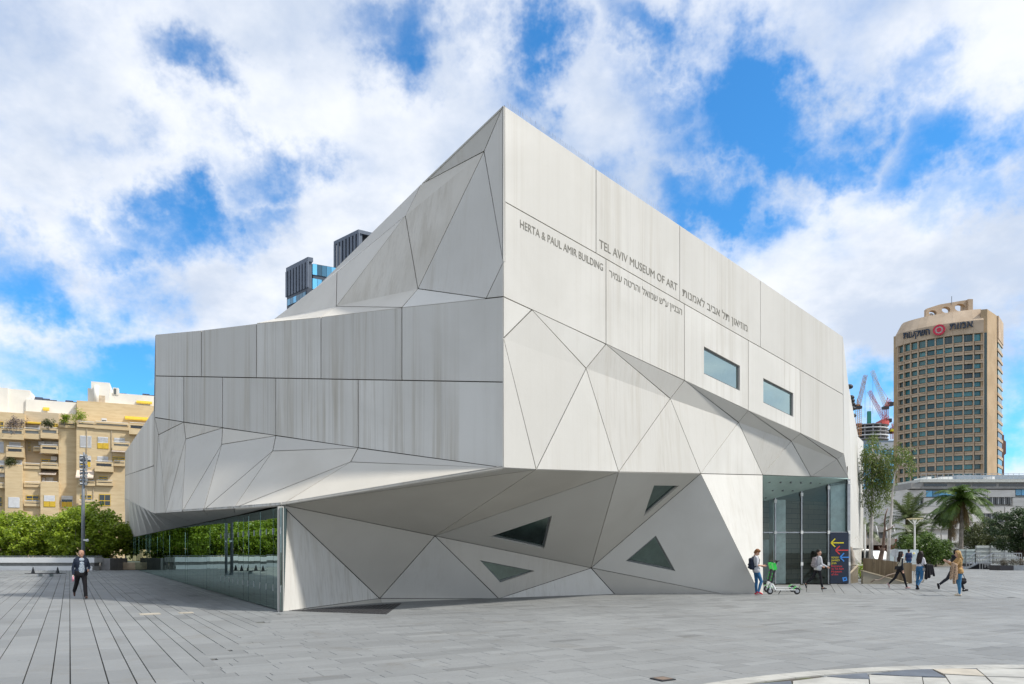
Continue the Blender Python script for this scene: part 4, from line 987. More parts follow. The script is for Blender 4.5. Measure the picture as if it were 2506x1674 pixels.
# ------------------------------------------------------------------ beige office tower on the right
tw_p = P3(2330, 1347, 275); tower = thing('office_tower', (tw_p.x, tw_p.y, 0), 'curved beige office tower with a grid of teal windows and rooftop sign', 'tower')
M_TB = stone_mat('tower_precast', (.48, .365, .255), (.57, .445, .32), (.2, .2, .2)); M_TB2 = stone_mat('tower_side', (.44, .315, .185), (.50, .365, .225), (.2, .2, .2))
jx = [2193, 2198, 2212.5, 2229, 2247, 2267, 2289, 2310, 2332, 2357, 2382, 2406.5]
jz = [285.5, 283.0, 280.4, 278.0, 275.8, 273.7, 271.8, 270.1, 268.5, 267.1, 265.9, 265.0]
pp = [Vector(((x - CX) * z / F, z)) for x, z in zip(jx, jz)]
right_k = Vector(((2416 - CX) * 264.7 / F, 264.7)); right_f = Vector(((2440 - CX) * 272.6 / F, 272.6)); side_f = Vector(((2452 - CX) * 282 / F, 282))
bk = [side_f + Vector((2, 14)), pp[0] + Vector((10, 14))]
zr = lambda py: EYE + (HY - py) * 265.0 / F
FH = 3.345; Ztop = zr(822.7) + 1.2; Zpar = zr(783); Zroof = zr(757)
def inw(a, b, d):
    n = (b - a); n = Vector((n.y, -n.x)).normalized(); n = n if n.y < 0 else -n; return n * d
core = [p - inw(pp[max(0, i - 1)], pp[min(len(pp) - 1, i + 1)], .9) for i, p in enumerate(pp)]
MB().hexa(core + [right_k + Vector((-.3, 1)), right_f + Vector((-.5, .6)), side_f] + bk, 0, Zpar).build('core', M_TB2, tower)
for i in range(1, 11):
    a, b = pp[i], pp[i + 1]; n = inw(a, b, 1); d = (b - a); rz = math.atan2(d.y, d.x); L = d.length
    wme = MB().box((.32, -.1, -1.35), (L - .2, .05, 1.05)).mesh('window', M_TGLASS)
    mul = MB().box((L * .32, -.16, -1.15), (L * .32 + .1, -.101, 1.0)).mesh('mullion', M_REVEAL)
    spn = MB().box((.42, -.35, -.85), (L - .2, .3, .05)).box((.42, -.6, .05), (L - .2, .3, .38)).mesh('spandrel', M_TB)
    for j in range(21):
        zc = Ztop - 1.2 - j * FH
        if zc < 12: break
        o = inst(wme, 'window', tower, Vector((a.x, a.y, zc)) - Vector((n.x, n.y, 0)) * .72, rz)
        mo = bpy.data.objects.new('mullion', mul); COL.objects.link(mo); mo.parent = o
        inst(spn, 'spandrel', tower, Vector((a.x, a.y, zc - 2.2)), rz)
for i in range(1, 12):
    p = pp[i]; t_ = (pp[min(11, i + 1)] - pp[i - 1]).normalized(); n = Vector((t_.y, -t_.x)); n = n if n.y < 0 else -n
    q = [p + t_ * .2 + n * .3, p - t_ * .2 + n * .3, p - t_ * .2 - n * .95, p + t_ * .2 - n * .95]
    MB().hexa(q, 0, Ztop).build('pier', M_TB, tower)
for i in range(0, 11):
    a, b = pp[i], pp[i + 1]; n = inw(pp[max(1, i)], pp[max(2, i + 1)], .45)
    MB().hexa([a + n, b + n, b - n * 2.4, a - n * 2.4], Ztop, Zpar).build('parapet_panel', M_TB, tower)
    ai, bi = a - n * 6, b - n * 6
    m = MB(); m.v = [Vector((a.x + n.x, a.y + n.y, Zpar)), Vector((b.x + n.x, b.y + n.y, Zpar)), Vector((bi.x, bi.y, Zroof + 1)), Vector((ai.x, ai.y, Zroof + 1)), Vector((bi.x, bi.y, Zpar)), Vector((ai.x, ai.y, Zpar))]
    m.f = [(0, 1, 2, 3), (3, 2, 4, 5), (0, 3, 5), (1, 4, 2)]; m.m = [0] * 4; m.build('sloped_cap', M_TB, tower)
MB().hexa([pp[11] + Vector((.2, -.3)), right_k + Vector((-.2, -.1)), right_k + Vector((-.2, 1)), pp[11] + Vector((.2, 1))], 0, Ztop).build('glass_slot', M_TGLASS, tower)
MB().hexa([right_k, right_f, right_f + Vector((-2, .5)), right_k + Vector((-2, .6))], 0, [zr(757), EYE + (HY - 773) * 272.6 / F, EYE + (HY - 773) * 272.6 / F, zr(757)]).build('end_wall', M_TB2, tower)
for j in range(22):
    zc = Ztop - j * FH
    if zc < 8: break
    d = (side_f - right_f); n = Vector((d.y, -d.x)).normalized(); n = n if n.x > 0 else -n
    MB().hexa([right_f, side_f, side_f + n * .35, right_f + n * .35], zc - 1.1, zc).build('side_spandrel', M_TB, tower)
    MB().hexa([right_f + d * .1 - n * .1, right_f + d * .9 - n * .1, right_f + d * .9 + n * .15, right_f + d * .1 + n * .15], zc - 3.2, zc - 1.1).build('side_window', M_TGLASS, tower)
MB().hexa([right_f, side_f, side_f + n * .5, right_f + n * .5], Ztop + .1, EYE + (HY - 776) * 274 / F).build('side_parapet', M_TB, tower)
# rooftop frame with round openings
Zs = 281
def rp(px, py, Z=Zs): return P3(px, py, Z)
fr = [rp(2267, 778), rp(2267, 755.5), rp(2300, 745), rp(2366, 734), rp(2366, 762)]
holes = []
for (cx, cy, r) in ((2283, 766, 9.5), (2315.5, 758, 10.5), (2350, 752.5, 13)):
    holes.append([rp(cx + r * math.cos(a), cy + r * .72 * math.sin(a)) for a in [2 * math.pi * k / 20 for k in range(20)]])
m = MB(); fl = fr + [p for h in holes for p in h]; m.v = list(fl); nv = len(fl); m.v += [p + Vector((.4, 2.2, 0)) for p in fl]
for t_ in tessellate_polygon([fr] + holes): m.f += [t_, tuple(nv + i for i in t_[::-1])]; m.m += [0, 0]
k = 0
for l in [fr] + holes:
    for i in range(len(l)): j = (i + 1) % len(l); m.f.append((k + i, k + j, nv + k + j, nv + k + i)); m.m.append(0)
    k += len(l)
m.build('roof_frame', M_TB, tower)
rp2 = rp(2372, 748); MB().box((rp2.x - 1.0, Zs - 1, Zroof - 1), (rp2.x + .8, Zs + 4, rp(2372, 734).z)).build('roof_pier', M_TB, tower)
MB().tube([rp(2329, 745), rp(2329, 725)], .12, 6).build('antenna', M_GREYM, tower); MB().ball(rp(2288, 768) + Vector((0, 3, 0)), 1.2, 10, 8).build('satellite_dish', M_WHITE, tower)
def tower_text(s, x0, x1, yb0, yb1, cap_px, i0, i1):
    za_, zb_ = np.interp([x0, x1], jx, jz); a, b = P3(x0, yb0, za_ - 1.1), P3(x1, yb1, zb_ - 1.1); N = Vector(((b.y - a.y), -(b.x - a.x), 0)).normalized(); N = N if N.y < 0 else -N
    bulge = max((Vector((np.interp(x, jx, [p.x for p in pp]), np.interp(x, jx, [p.y for p in pp]))) - Vector((a.x, a.y))).dot(Vector((N.x, N.y))) for x in np.linspace(x0, x1, 9))
    sh_ = N * max(.1, bulge + .8); h = cap_px * 270 / F
    lettering(s, lambda u, v: a.lerp(b, u) + Vector((0, 0, v * h)) + sh_, plain('tower_letter', (.03, .045, .075), .5), tower, N=N, bold=.012, cap=HE, thick=.5)
tower_text(rev('השקעות'), 2210.5, 2275, 828.5, 818, 13.5, 2, 5); tower_text(rev('אמות'), 2324, 2381.5, 806.5, 799, 13.5, 8, 10)
zc_ = np.interp(2298, jx, jz); c = P3(2298, 807, zc_ - 1.5); M_MAG = plain('logo_red', (.60, .02, .06), .5, 0, .03)
d = (pp[7] - pp[5]).normalized(); n = Vector((d.y, -d.x)); n = n if n.y < 0 else -n; n3 = Vector((n.x, n.y, 0)); m = MB()
def disc(m, r0, r1, c):
    u = Vector((d.x, d.y, 0))
    for i in range(32):
        a0, a1 = 2 * math.pi * i / 32, 2 * math.pi * (i + 1) / 32
        f = lambda r, a: c + u * r * math.cos(a) + Vector((0, 0, r * math.sin(a)))
        m.quad([f(r1, a0), f(r1, a1), f(r0, a1), f(r0, a0)]); m.quad([f(r1, a1), f(r1, a0), f(r1, a0) - n3 * .5, f(r1, a1) - n3 * .5])
disc(m, 1.35, 2.0, c); disc(m, 0, .78, c); m.build('logo', M_MAG, tower)
lb_ = MB(); disc(lb_, 0, 1.4, c - n3 * .2); lb_.build('logo_back', plain('logo_pale', (.55, .42, .38), .6), tower)
# brown tower just behind it
bt = P3(2456, 1347, 420); t = thing('office_tower', (bt.x, bt.y, 0), 'narrow dark brown tower edge showing behind the beige tower', 'tower'); M_BRN = plain('brown_cladding', (.17, .085, .06), .7, 0, .1, .2)
x_ = lambda px: (px - CX) * 420 / F; h_ = lambda py: EYE + (HY - py) * 420 / F
MB().box((x_(2440), 420, 0), (x_(2457.5), 436, h_(1064))).build('shaft', M_BRN, t); MB().hexa([(x_(2457.5), 421), (x_(2465), 421), (x_(2465), 435), (x_(2457.5), 435)], [h_(1116), h_(1110), h_(1110), h_(1116)], [h_(1074), h_(1080), h_(1080), h_(1074)]).build('top_box', M_BRN, t)

# ------------------------------------------------------------------ tower under construction and cranes
CZ = 620.0; cp = P3(2146, 1347, CZ); con = thing('tower_under_construction', (cp.x, cp.y, 0), 'round concrete tower under construction with red formwork screens on top', 'tower')
cz = lambda py: EYE + (HY - py) * CZ / F
cc_ = (cp.x, CZ + 14); rr = 15.5
def ring_poly(r, n=28): return [(cc_[0] + r * math.cos(2 * math.pi * i / n), cc_[1] + r * math.sin(2 * math.pi * i / n)) for i in range(n)]
M_CC = plain('raw_concrete', (.34, .33, .33), .9, 0, .15, .1)
MB().hexa(ring_poly(rr * .6), 0, cz(1034)).build('core', plain('core_concrete', (.16, .16, .17), .9), con)
for i, py in enumerate((1071, 1062, 1053, 1044, 1036)):
    MB().hexa(ring_poly(rr), cz(py) - .7, cz(py)).build('floor_slab', M_CC if i not in (1, 3) else M_WHITE, con)
colm = MB().box((-.5, -.5, 0), (.5, .5, cz(1053) - cz(1062))).mesh('column', M_CC)
for py in (1071, 1062, 1053, 1044):
    for i in range(14):
        a = 2 * math.pi * i / 14; inst(colm, 'column', con, (cc_[0] + rr * .9 * math.cos(a), cc_[1] + rr * .9 * math.sin(a), cz(py)), a)
MB().hexa(ring_poly(rr * 1.02)[22:27] + [(cc_[0] + 6, cc_[1])], cz(1037), cz(1027)).build('formwork_screen', plain('formwork_red', (.50, .07, .06), .6), con)
MB().hexa(ring_poly(rr * 1.01)[15:18] + [(cc_[0], cc_[1])], cz(1040), cz(1033)).build('formwork_screen', plain('formwork_maroon', (.16, .06, .08), .7), con)
MB().box((cc_[0] - 1.6 - 4, cc_[1] - 10, cz(1034)), (cc_[0] + 1.2 - 4, cc_[1] - 8, cz(1004))).build('hoist_mast', plain('green_net', (.02, .22, .17), .7), con)
gl = thing('glass_tower', P3(2172, 1347, 560) * Vector((1, 1, 0)), 'blue glass tower rising behind the eucalyptus trees', 'tower')
g0 = lambda px: (px - CX) * 560 / F; g1 = lambda py: EYE + (HY - py) * 560 / F
MB().box((g0(2108), 560, 0), (g0(2200), 590, g1(1078))).build('shaft', plain('glass_tower_body', (.16, .20, .24), .4, .2), gl)
for j in range(14):
    for i in range(10):
        MB().box((g0(2109.5 + i * 9), 559.6, g1(1098 + j * 14)), (g0(2117 + i * 9), 559.9, g1(1088 + j * 14))).build('window', M_BGLASS, gl)
MB().box((g0(2150), 559, g1(1100)), (g0(2190), 559.6, g1(1083))).build('plant_screen', plain('mesh_grey', (.42, .43, .44), .8), gl)
def lattice(m, a, b, w, n, up=(0, 0, 1), r=.16):
    a, b = Vector(a), Vector(b); t = (b - a).normalized(); x = t.cross(Vector((0, 1, 0))).normalized() * w / 2; y = Vector((0, 1, 0)) * w / 2
    if n < 2: return
    co = [(-1, -1), (1, -1), (1, 1), (-1, 1)]
    for i, j in co: m.bar(a + x * i + y * j, b + x * i + y * j, r * 1.6)
    for k in range(n):
        p, q = a.lerp(b, k / n), a.lerp(b, (k + 1) / n)
        m.bar(p - x - y, q + x - y, r); m.bar(p + x + y, q - x + y, r); m.bar(p - x - y, q - x + y, r)
def crane(label, mast, cab, tip, tail, Z, c1, c2, wcol):
    base = P3(mast[0], mast[1], Z); t = thing('tower_crane', base, label, 'crane', 'cranes over the construction site')
    C_ = P3(cab[0], cab[1], Z); m = MB(); lattice(m, base, C_, 3.2, 16); m.build('mast', c1, t)
    m = MB(); lattice(m, C_ + Vector((0, 0, .5)), P3(tip[0], tip[1], Z - 8), 2.2, 18); m.build('jib', c2, t)
    m = MB(); tl = P3(tail[0], tail[1], Z + 4); lattice(m, C_, tl, 2.0, 5); m.build('counter_jib', c1, t)
    MB().obox(C_ + (tl - C_) * .75 + Vector((0, 0, -2)), (2.6, 0, 0), (0, 2, 0), (0, 0, 1.6)).build('counterweight', M_DARKM, t)
    MB().box(tuple(C_ + Vector((-2.4, -2, -2.6))), tuple(C_ + Vector((2.2, 2, -.4)))).build('cab', wcol, t)
    ap_ = C_ + (tl - C_) * .4 + Vector((0, 0, 5)); MB().bar(C_, ap_, .5).bar(ap_, P3(tip[0], tip[1], Z - 8).lerp(C_, .2), .18).bar(ap_, tl, .18).build('pendant', c1, t)
    tp = P3(tip[0], tip[1], Z - 8).lerp(C_, .06); MB().bar(tp, tp - Vector((0, 0, 34)), .14).build('hook_rope', M_DARKM, t)
M_COR = plain('crane_orange', (.50, .25, .10), .6, 0, .1); M_CRD = plain('crane_red', (.42, .08, .08), .6, 0, .1); M_CWH = plain('crane_white', (.55, .52, .50), .6, 0, .1)
crane('orange luffing crane standing at the corner of the construction tower', (2101, 1068), (2101, 993), (2118, 918), (2094, 990), 610, M_COR, M_COR, M_DARKM)
crane('tall red luffing crane with white jib above the red formwork', (2167, 1030), (2167, 994), (2134, 907), (2180, 980), 615, M_CRD, M_CWH, M_DARKM)
crane('dark red crane with its jib just behind the taller red crane', (2163.5, 1062), (2163.5, 1030), (2127, 957), (2176, 1022), 640, M_CRD, M_CRD, M_CWH)
crane('short crane half hidden behind the beige tower', (2186, 1075), (2186, 1049), (2200, 1020), (2178, 1052), 640, M_CRD, M_CRD, M_YEL)
# ------------------------------------------------------------------ low stone building and forecourt on the right
LZ = 143.0; lbp = P3(2350, 1347, LZ); lowb = thing('low_building', (lbp.x, LZ, 0), 'low pale stone building with ribbon windows below the beige tower', 'building')
lx = lambda px, d=0: (px - CX) * (LZ - d) / F; lz = lambda py, d=0: EYE + (HY - py) * (LZ - d) / F
def z2(x, y): return 2060 + x / 4.126, 1100 + y / 4.126
M_LST = stone_mat('pale_limestone', (.66, .63, .58), (.74, .71, .66), (.4, .4, 2.0)); M_LCO = plain('grey_concrete', (.33, .32, .30), .85, 0, .12, .5)
def lbox(name, x0, y0, x1, y1, d0, d1, mat, parent=None):
    (a, b), (c, d_) = z2(x0, y0), z2(x1, y1)
    return MB().box((lx(a, d1), LZ - d1, max(0, lz(d_, d1))), (lx(c, d1), LZ - d0, lz(b, d1))).build(name, mat, parent or lowb)
lbox('body', 660, 395, 2300, 1100, -25, -1.2, M_LST); lbox('roof_slab', 790, 300, 2300, 330, -25, 1.0, plain('roof_edge', (.55, .56, .52), .8)); lbox('attic', 700, 335, 2300, 396, -25, .3, M_LCO)
m = MB(); q = [z2(690, 395), z2(790, 330), z2(830, 330), z2(790, 395)]; m.v = [P3(x, y, LZ - .8) for x, y in q] + [P3(x, y, LZ + 4) for x, y in q]; m.f = [(3, 2, 1, 0), (0, 1, 5, 4), (1, 2, 6, 5), (2, 3, 7, 6)]; m.m = [0] * 4; m.build('sloped_end', M_LCO, lowb)
for (a, b) in ((830, 1065), (1150, 1300), (1320, 1560), (1590, 1840), (1860, 2200)): lbox('window', a, 345, b, 372, -.0, .34, M_DGLASS)
for row, (y0, y1) in enumerate(((408, 480), (488, 572), (575, 645), (650, 735), (742, 800), (860, 940))):
    if row % 2 == 0: segs = [(672, 850, M_LST), (1180, 1470, M_LST), (1475, 1752, M_LST)] if row == 0 else [(700, 1000, M_LST), (1000, 1300, M_LST), (1310, 1640, M_LST), (1650, 2200, M_LST)]
    else: segs = [(830, 1000, M_LST), (1000, 1250, M_LST), (1730, 2200, M_LST)] if row == 1 else [(700, 1000, M_LST), (1010, 1420, M_LST), (1740, 2200, M_LST)]
    for (a, b, mt) in segs: lbox('stone_panel', a, y0, b, y1, -1.2, .0, mt)
for i in range(5): lbox('window', 852 + i * 66, 418, 914 + i * 66, 477, -1.2, -.4, M_BGLASS)
for i in range(4): lbox('window', 1757 + i * 60, 405, 1813 + i * 60, 462, -1.2, -.4, M_BGLASS)
for (y0, y1, x0, n) in ((478, 553, 1430, 5), (650, 730, 1425, 5), (490, 570, 760, 1), (588, 618, 850, 3)):
    for i in range(n):
        o = lbox('window', x0 + i * 62, y0, x0 + 56 + i * 62, y1, -1.2, -.5, M_DGLASS); lbox('mullion', x0 + 26 + i * 62, y0, x0 + 31 + i * 62, y1, -.6, -.45, M_WHITE, o)
m = MB()
for i in range(24): p = P3(*z2(800 + i * 55, 300), LZ + 1); m.bar(p, p + Vector((0, 0, 1.1)), .06)
for dz in (.55, 1.1): m.bar(P3(*z2(800, 300), LZ + 1) + Vector((0, 0, dz)), P3(*z2(2100, 300), LZ + 1) + Vector((0, 0, dz)), .06)
m.build('roof_railing', M_STEEL, lowb)
for (a, b, h_) in ((870, 905, 25), (1005, 1120, 24), (1520, 1545, 30)): lbox('roof_unit', a, 300 - h_, b, 300, -8, -3, M_WHITE)
lbox('plant_room', 1160, 258, 2300, 298, -16, -6, plain('plant_cladding', (.28, .33, .38), .6))
# ribbed concrete pavilion
RZ_ = 100.0; pv = thing('pavilion', P3(2160, 1347, RZ_) * Vector((1, 1, 0)), 'grey concrete pavilion with white slanted ribs behind the eucalyptus trunks', 'building')
rx = lambda px: (px - CX) * RZ_ / F; rzz = lambda py: EYE + (HY - py) * RZ_ / F
MB().box((rx(2085), RZ_ + .5, rzz(1302)), (rx(2195), RZ_ + 12, rzz(1283))).build('upper_band', M_LCO, pv); MB().box((rx(2085), RZ_, rzz(1334)), (rx(2190), RZ_ + 12, rzz(1317))).build('canopy_band', plain('canopy_concrete', (.38, .34, .29), .85), pv)
MB().box((rx(2085), RZ_ + 1.5, rzz(1318)), (rx(2192), RZ_ + 11, rzz(1302))).build('glazing', plain('pavilion_curtain', (.24, .25, .27), .5), pv); MB().box((rx(2085), RZ_ + 5, 0), (rx(2192), RZ_ + 11.5, rzz(1334))).build('undercroft', M_DARKM, pv)
MB().box((rx(2178), RZ_ + 1, 0), (rx(2205), RZ_ + 10, rzz(1318))).build('brick_wing', plain('red_brick', (.20, .07, .05), .9, 0, .2, 3), pv)
for px in (2117, 2126.5, 2145, 2168, 2187):
    MB().tube([P3(px - 5, 1285, RZ_ - .2), P3(px - 1, 1287, RZ_ - .6), P3(px + 2.5, 1300, RZ_ - .9), P3(px + 4, 1319, RZ_ - .9)], .08, 6).build('rib', M_WHITE, pv)
MB().box((rx(2080), RZ_ + 20, rzz(1275)), (rx(2150), RZ_ + 40, rzz(1246))).build('rear_block', plain('cream_block', (.52, .46, .40), .8), pv); MB().box((rx(2080), RZ_ + 19.6, rzz(1262)), (rx(2140), RZ_ + 20.5, rzz(1254))).build('red_strip', plain('red_strip', (.22, .06, .06), .7), pv)
fpost = P3(2117, 1392, 66); MB().tube([Vector((fpost.x, 66, 0)), P3(2116.5, 1283, 66)], .09, 8).build('pole', M_WHITE, tag(thing('flag_pole', (fpost.x, 66, 0)), 'plain white pole standing close to the museum end wall', 'pole'))

# trees on the right
def euc(name, base_px, Zt, top_px, pts, label, cl_spec, r0, seed):
    base = P3(base_px, HY, Zt) * Vector((1, 1, 0)); t = thing(name, base, label, 'tree', 'eucalyptus trees'); m = MB()
    path = [base] + [P3(x, y, Zt) for (x, y) in pts]; n = len(path); m.tube(path, [r0 * (1 - .8 * i / (n - 1)) for i in range(n)], 9)
    rg = random.Random(seed); cl = []
    for (x, y, rx_, ry_, k) in cl_spec:
        for _ in range(k):
            c = P3(x + rg.uniform(-1, 1) * rx_, y + rg.uniform(-1, 1) * ry_, Zt + rg.uniform(-1.6, 1.6)); cl.append(c)
            if rg.random() < .3: limb(m, path[-1] if c.z > path[-2].z else path[-2], c, .05, .012, .15, 4, rg.randint(0, 9999))
    m.build('trunk', PALEBARK, t, True)
    v, f = leaves([tuple(c) for c in cl], 40, (.5, .5, .85), .26, .28, 1.0, seed); np_obj('crown', v, f, L_EUC, t)
euc('eucalyptus_tree', 2131, 62, 0, [(2132, 1300), (2135, 1220), (2133, 1150), (2136, 1110), (2134, 1085)], 'tall leafy eucalyptus with pale straight trunk near the museum end wall',
    [(2134, 1084, 9, 12, 9), (2126, 1116, 14, 18, 20), (2155, 1122, 24, 18, 26), (2140, 1160, 30, 22, 40), (2170, 1165, 18, 26, 22), (2122, 1205, 12, 24, 14), (2158, 1212, 16, 24, 18), (2140, 1245, 16, 14, 8)], .18, 5)
euc('eucalyptus_tree', 2172, 60, 0, [(2176, 1310), (2182, 1250), (2184, 1210), (2190, 1160), (2203, 1134)], 'leaning pale eucalyptus trunk with sparse foliage before the beige tower',
    [(2206, 1112, 10, 12, 8), (2222, 1120, 9, 14, 7), (2228, 1148, 5, 14, 5), (2196, 1125, 8, 10, 5), (2178, 1180, 8, 12, 4)], .15, 8)
st = thing('tree_stump', P3(2152, HY, 58) * Vector((1, 1, 0)), 'bare brown branching dead trunk between the two eucalyptus trees', 'dead tree'); m = MB()
limb(m, P3(2152, 1385, 58), P3(2162, 1340, 58), .22, .15, .1, 5, 3); limb(m, P3(2162, 1340, 58), P3(2166, 1290, 58), .13, .08, .1, 5, 4); limb(m, P3(2166, 1290, 58), P3(2172, 1245, 58), .08, .04, .15, 5, 5); limb(m, P3(2164, 1300, 58), P3(2188, 1285, 58), .06, .03, .15, 4, 6); limb(m, P3(2158, 1350, 58), P3(2150, 1338, 58), .09, .05, .1, 3, 7)
m.build('trunk', plain('dead_wood', (.13, .085, .065), .9, 0, .3, 3, .5), st, True)
def palm(px, crown_py, base_py, label, mat, nf=26, flen=2.6, seed=1, trunk_r=.17, Z=None, droop=1.0, dead=4, leaf=.42, upright=.0, bark=None):
    Z = Z or EYE * F / (base_py - HY); base = P3(px, HY, Z) * Vector((1, 1, 0)); top_ = P3(px, crown_py, Z); t = thing('palm_tree', base, label, 'palm tree', 'palms before the low stone building'); rg = random.Random(seed)
    m = MB(); n = 14; pts = [base.lerp(top_, i / n) + Vector((math.sin(i * .4 + seed) * .05, 0, 0)) for i in range(n + 1)]
    rad = [trunk_r * (1.25 - .35 * i / n) * (1 + .05 * (i % 2)) for i in range(n + 1)]; m.tube(pts, rad, 10); m.build('trunk', bark or BARK, t, True)
    for part_, cnt, mt in (('crown', nf, mat), ('dead_fronds', dead, L_DEAD)):
        if not cnt: continue
        V_, F_ = [], []
        for k in range(cnt):
            a = 2 * math.pi * (k * .382 + rg.random() * .05); el = rg.uniform(-.25, 1.15) + upright if part_ == 'crown' else rg.uniform(-1.3, -.9)
            L_ = flen * rg.uniform(.8, 1.15); p = top_.copy(); d = Vector((math.cos(a) * math.cos(el), math.sin(a) * math.cos(el), math.sin(el))); ns = 12; side = Vector((-math.sin(a), math.cos(a), 0)); prev = p
            for i in range(ns):
                d = (d + Vector((0, 0, -.16 * droop * (i / ns + .35)))).normalized(); q = p + d * L_ / ns
                b = len(V_); w = .018; V_ += [p - side * w, p + side * w, q + side * w * .8, q - side * w * .8]; F_.append((b, b + 1, b + 2, b + 3))
                ll = leaf * math.sin(math.pi * min(1, (i + 1.2) / (ns + .6))) ** .5 * (L_ / 2.6)
                for s_ in (-1, 1):
                    for h_ in (0, .33, .66):
                        o = p.lerp(q, h_); tip = o + (side * s_ * .8 + d * .55 + Vector((0, 0, -.35 * droop + rg.uniform(-.15, .25)))).normalized() * ll; b = len(V_); e = d * .05
                        V_ += [o - e, o + e, tip + e * .3, tip - e * .3]; F_.append((b, b + 1, b + 2, b + 3))
                p = q
        np_obj(part_, np.array([tuple(x) for x in V_]), np.array(F_), mt, t)
palm(2353, 1222, 1384, 'tallest feathery green palm before the low stone building', L_PALM, 40, 3.5, 3, .20, None, 1.15, 7, .75)
palm(2325, 1252, 1382, 'feathery palm with hanging fronds just beside the tallest palm', L_PALM, 34, 3.3, 9, .20, None, 1.3, 3, .7)
palm(2222, 1268, 1381, 'grey green date palm with stiff upright fronds behind the lamp', L_DATE, 34, 3.7, 12, .26, 86, .55, 2, .55, .15, BROWNB)
palm(2236, 1306, 1380, 'low arching date palm in front of the brick wing', L_DATE, 26, 3.2, 14, .25, 80, .9, 0, .55, 0, BROWNB)
palm(2117, 1292, 1380, 'small palm top peeping out beside the museum end wall', L_DATE, 18, 3.0, 15, .2, 95, .8, 0, .5)
def bush(px, py, Z, r, h, label, mat, seed, nc=70, size=.25):
    c = P3(px, py, Z); base = Vector((c.x, Z, 0)); t = thing('bush', base, label, 'bush', 'bushes behind the plaza'); rg = random.Random(seed); cl = []
    while len(cl) < nc:
        d = Vector((rg.uniform(-1, 1), rg.uniform(-1, 1), rg.uniform(-1, 1)))
        if d.length < 1: cl.append(c + Vector((d.x * r, d.y * r * .8, d.z * h)))
    v, f = leaves([tuple(max(.2, x) if i == 2 else x for i, x in enumerate(c_)) for c_ in cl], 55, .45, size, .4, .2, seed); np_obj('foliage', v, f, mat, t)
    MB().tube([base, base + Vector((.1, 0, c.z))], [.12, .05], 7).build('stem', BARK, t)
bush(2262, 1340, 74, 2.1, 1.7, 'rounded fan palm bush behind the man in blue', L_PALM, 21, 90); bush(2290, 1352, 76, 1.7, 1.2, 'dense green bush behind the distant pedestrian', L_PALM, 22, 70); bush(2225, 1335, 78, 1.6, 1.3, 'green bush at the foot of the street lamp', L_PALM, 23, 60)
bush(2400, 1318, 92, 2.6, 2.6, 'tall olive green shrub beside the white hoarding', L_OLIVE, 24, 110); bush(2425, 1325, 90, 2.4, 2.3, 'dusty olive shrub below the dark spreading tree', L_OLIVE, 25, 90); bush(2380, 1335, 95, 2.2, 1.6, 'low olive shrub behind the palm trunks', L_OLIVE, 26, 70)
tree('spreading_tree', P3(2500, HY, 72) * Vector((1, 1, 0)), 6.0, (3.0, 2.6), 'dark spreading evergreen tree at the edge of view beyond the ramp', L_DARK, BROWNB, None, 16, 170, 60, .22, .2, 41, .65, .5)
tree('spreading_tree', P3(2555, HY, 70) * Vector((1, 1, 0)), 5.6, (2.8, 2.4), 'dark evergreen tree half out of view past the ramp', L_DARK, BROWNB, None, 14, 120, 55, .22, .2, 43, .65, .5)

# street lamp, hoardings, ramp, planter, low wall, bollard
lp = P3(2238.5, HY, 66) * Vector((1, 1, 0)); la = thing('street_lamp', lp, 'white street lamp with splayed square head among the palms', 'street lamp')
zt = EYE + (HY - 1283) * 66 / F; MB().tube([lp, lp + Vector((0, 0, zt))], [.085, .07], 8).build('pole', M_WHITE, la)
for s_ in (-1, 1):
    for e_ in (-1, 1): MB().bar(lp + Vector((0, 0, zt - .1)), lp + Vector((s_ * .42, e_ * .42, zt + .5)), .05).build('arm', M_WHITE, la)
m = MB(); z_ = zt + .5
for (a, b) in (((-.45, -.45), (.45, -.45)), ((.45, -.45), (.45, .45)), ((.45, .45), (-.45, .45)), ((-.45, .45), (-.45, -.45))): m.bar(lp + Vector((*a, z_)), lp + Vector((*b, z_)), .1)
m.build('head_frame', plain('lamp_cream', (.66, .58, .36), .6), la); MB().tube([lp + Vector((0, 0, zt)), lp + Vector((0, 0, zt + .35))], [.08, .14], 8).build('lamp_body', M_WHITE, la)
M_HOR = plain('hoarding_white', (.60, .64, .63), .6, 0, .06, .6)
def hoarding(label, x0, x1, y0, Z, n, tint=M_HOR, ridges=True):
    a = P3(x0, y0, Z); b = P3(x1, y0, Z); t = thing('hoarding', Vector((a.x, Z, 0)), label, 'hoarding')
    for i in range(n):
        p = a.lerp(b, i / n); q = a.lerp(b, (i + 1) / n); o = MB().box((p.x + .01, Z, 0), (q.x - .01, Z + .06, a.z)).build('sheet', tint, t)
        if ridges:
            for k in range(5): z_ = a.z * (k + .5) / 5; MB().box((p.x + .01, Z - .05, z_ - .05), (q.x - .01, Z - .001, z_ + .05)).build('rib', tint, o)
    for i in range(n + 1): p = a.lerp(b, i / n); MB().box((p.x - .04, Z - .09, 0), (p.x + .04, Z - .051, a.z)).build('post', M_STEEL, t)
hoarding('white ribbed metal hoarding behind the steel ramp', 2387, 2530, 1335, 76, 4); hoarding('plain pale hoarding behind the walking couple', 2338, 2388, 1344, 78, 2, plain('hoarding_grey', (.50, .56, .55), .6), True)
hh = thing('notice_hoarding', P3(2205, HY, 60) * Vector((1, 1, 0)), 'pale blue grey hoarding sheet with a small notice, behind the man in blue', 'hoarding')
a, b = P3(2178, 1345, 60), P3(2248, 1343, 60); MB().box((a.x, 60, .55), (b.x, 60.06, a.z)).build('sheet', plain('hoarding_blue', (.47, .55, .57), .6, 0, .05, .5), hh)
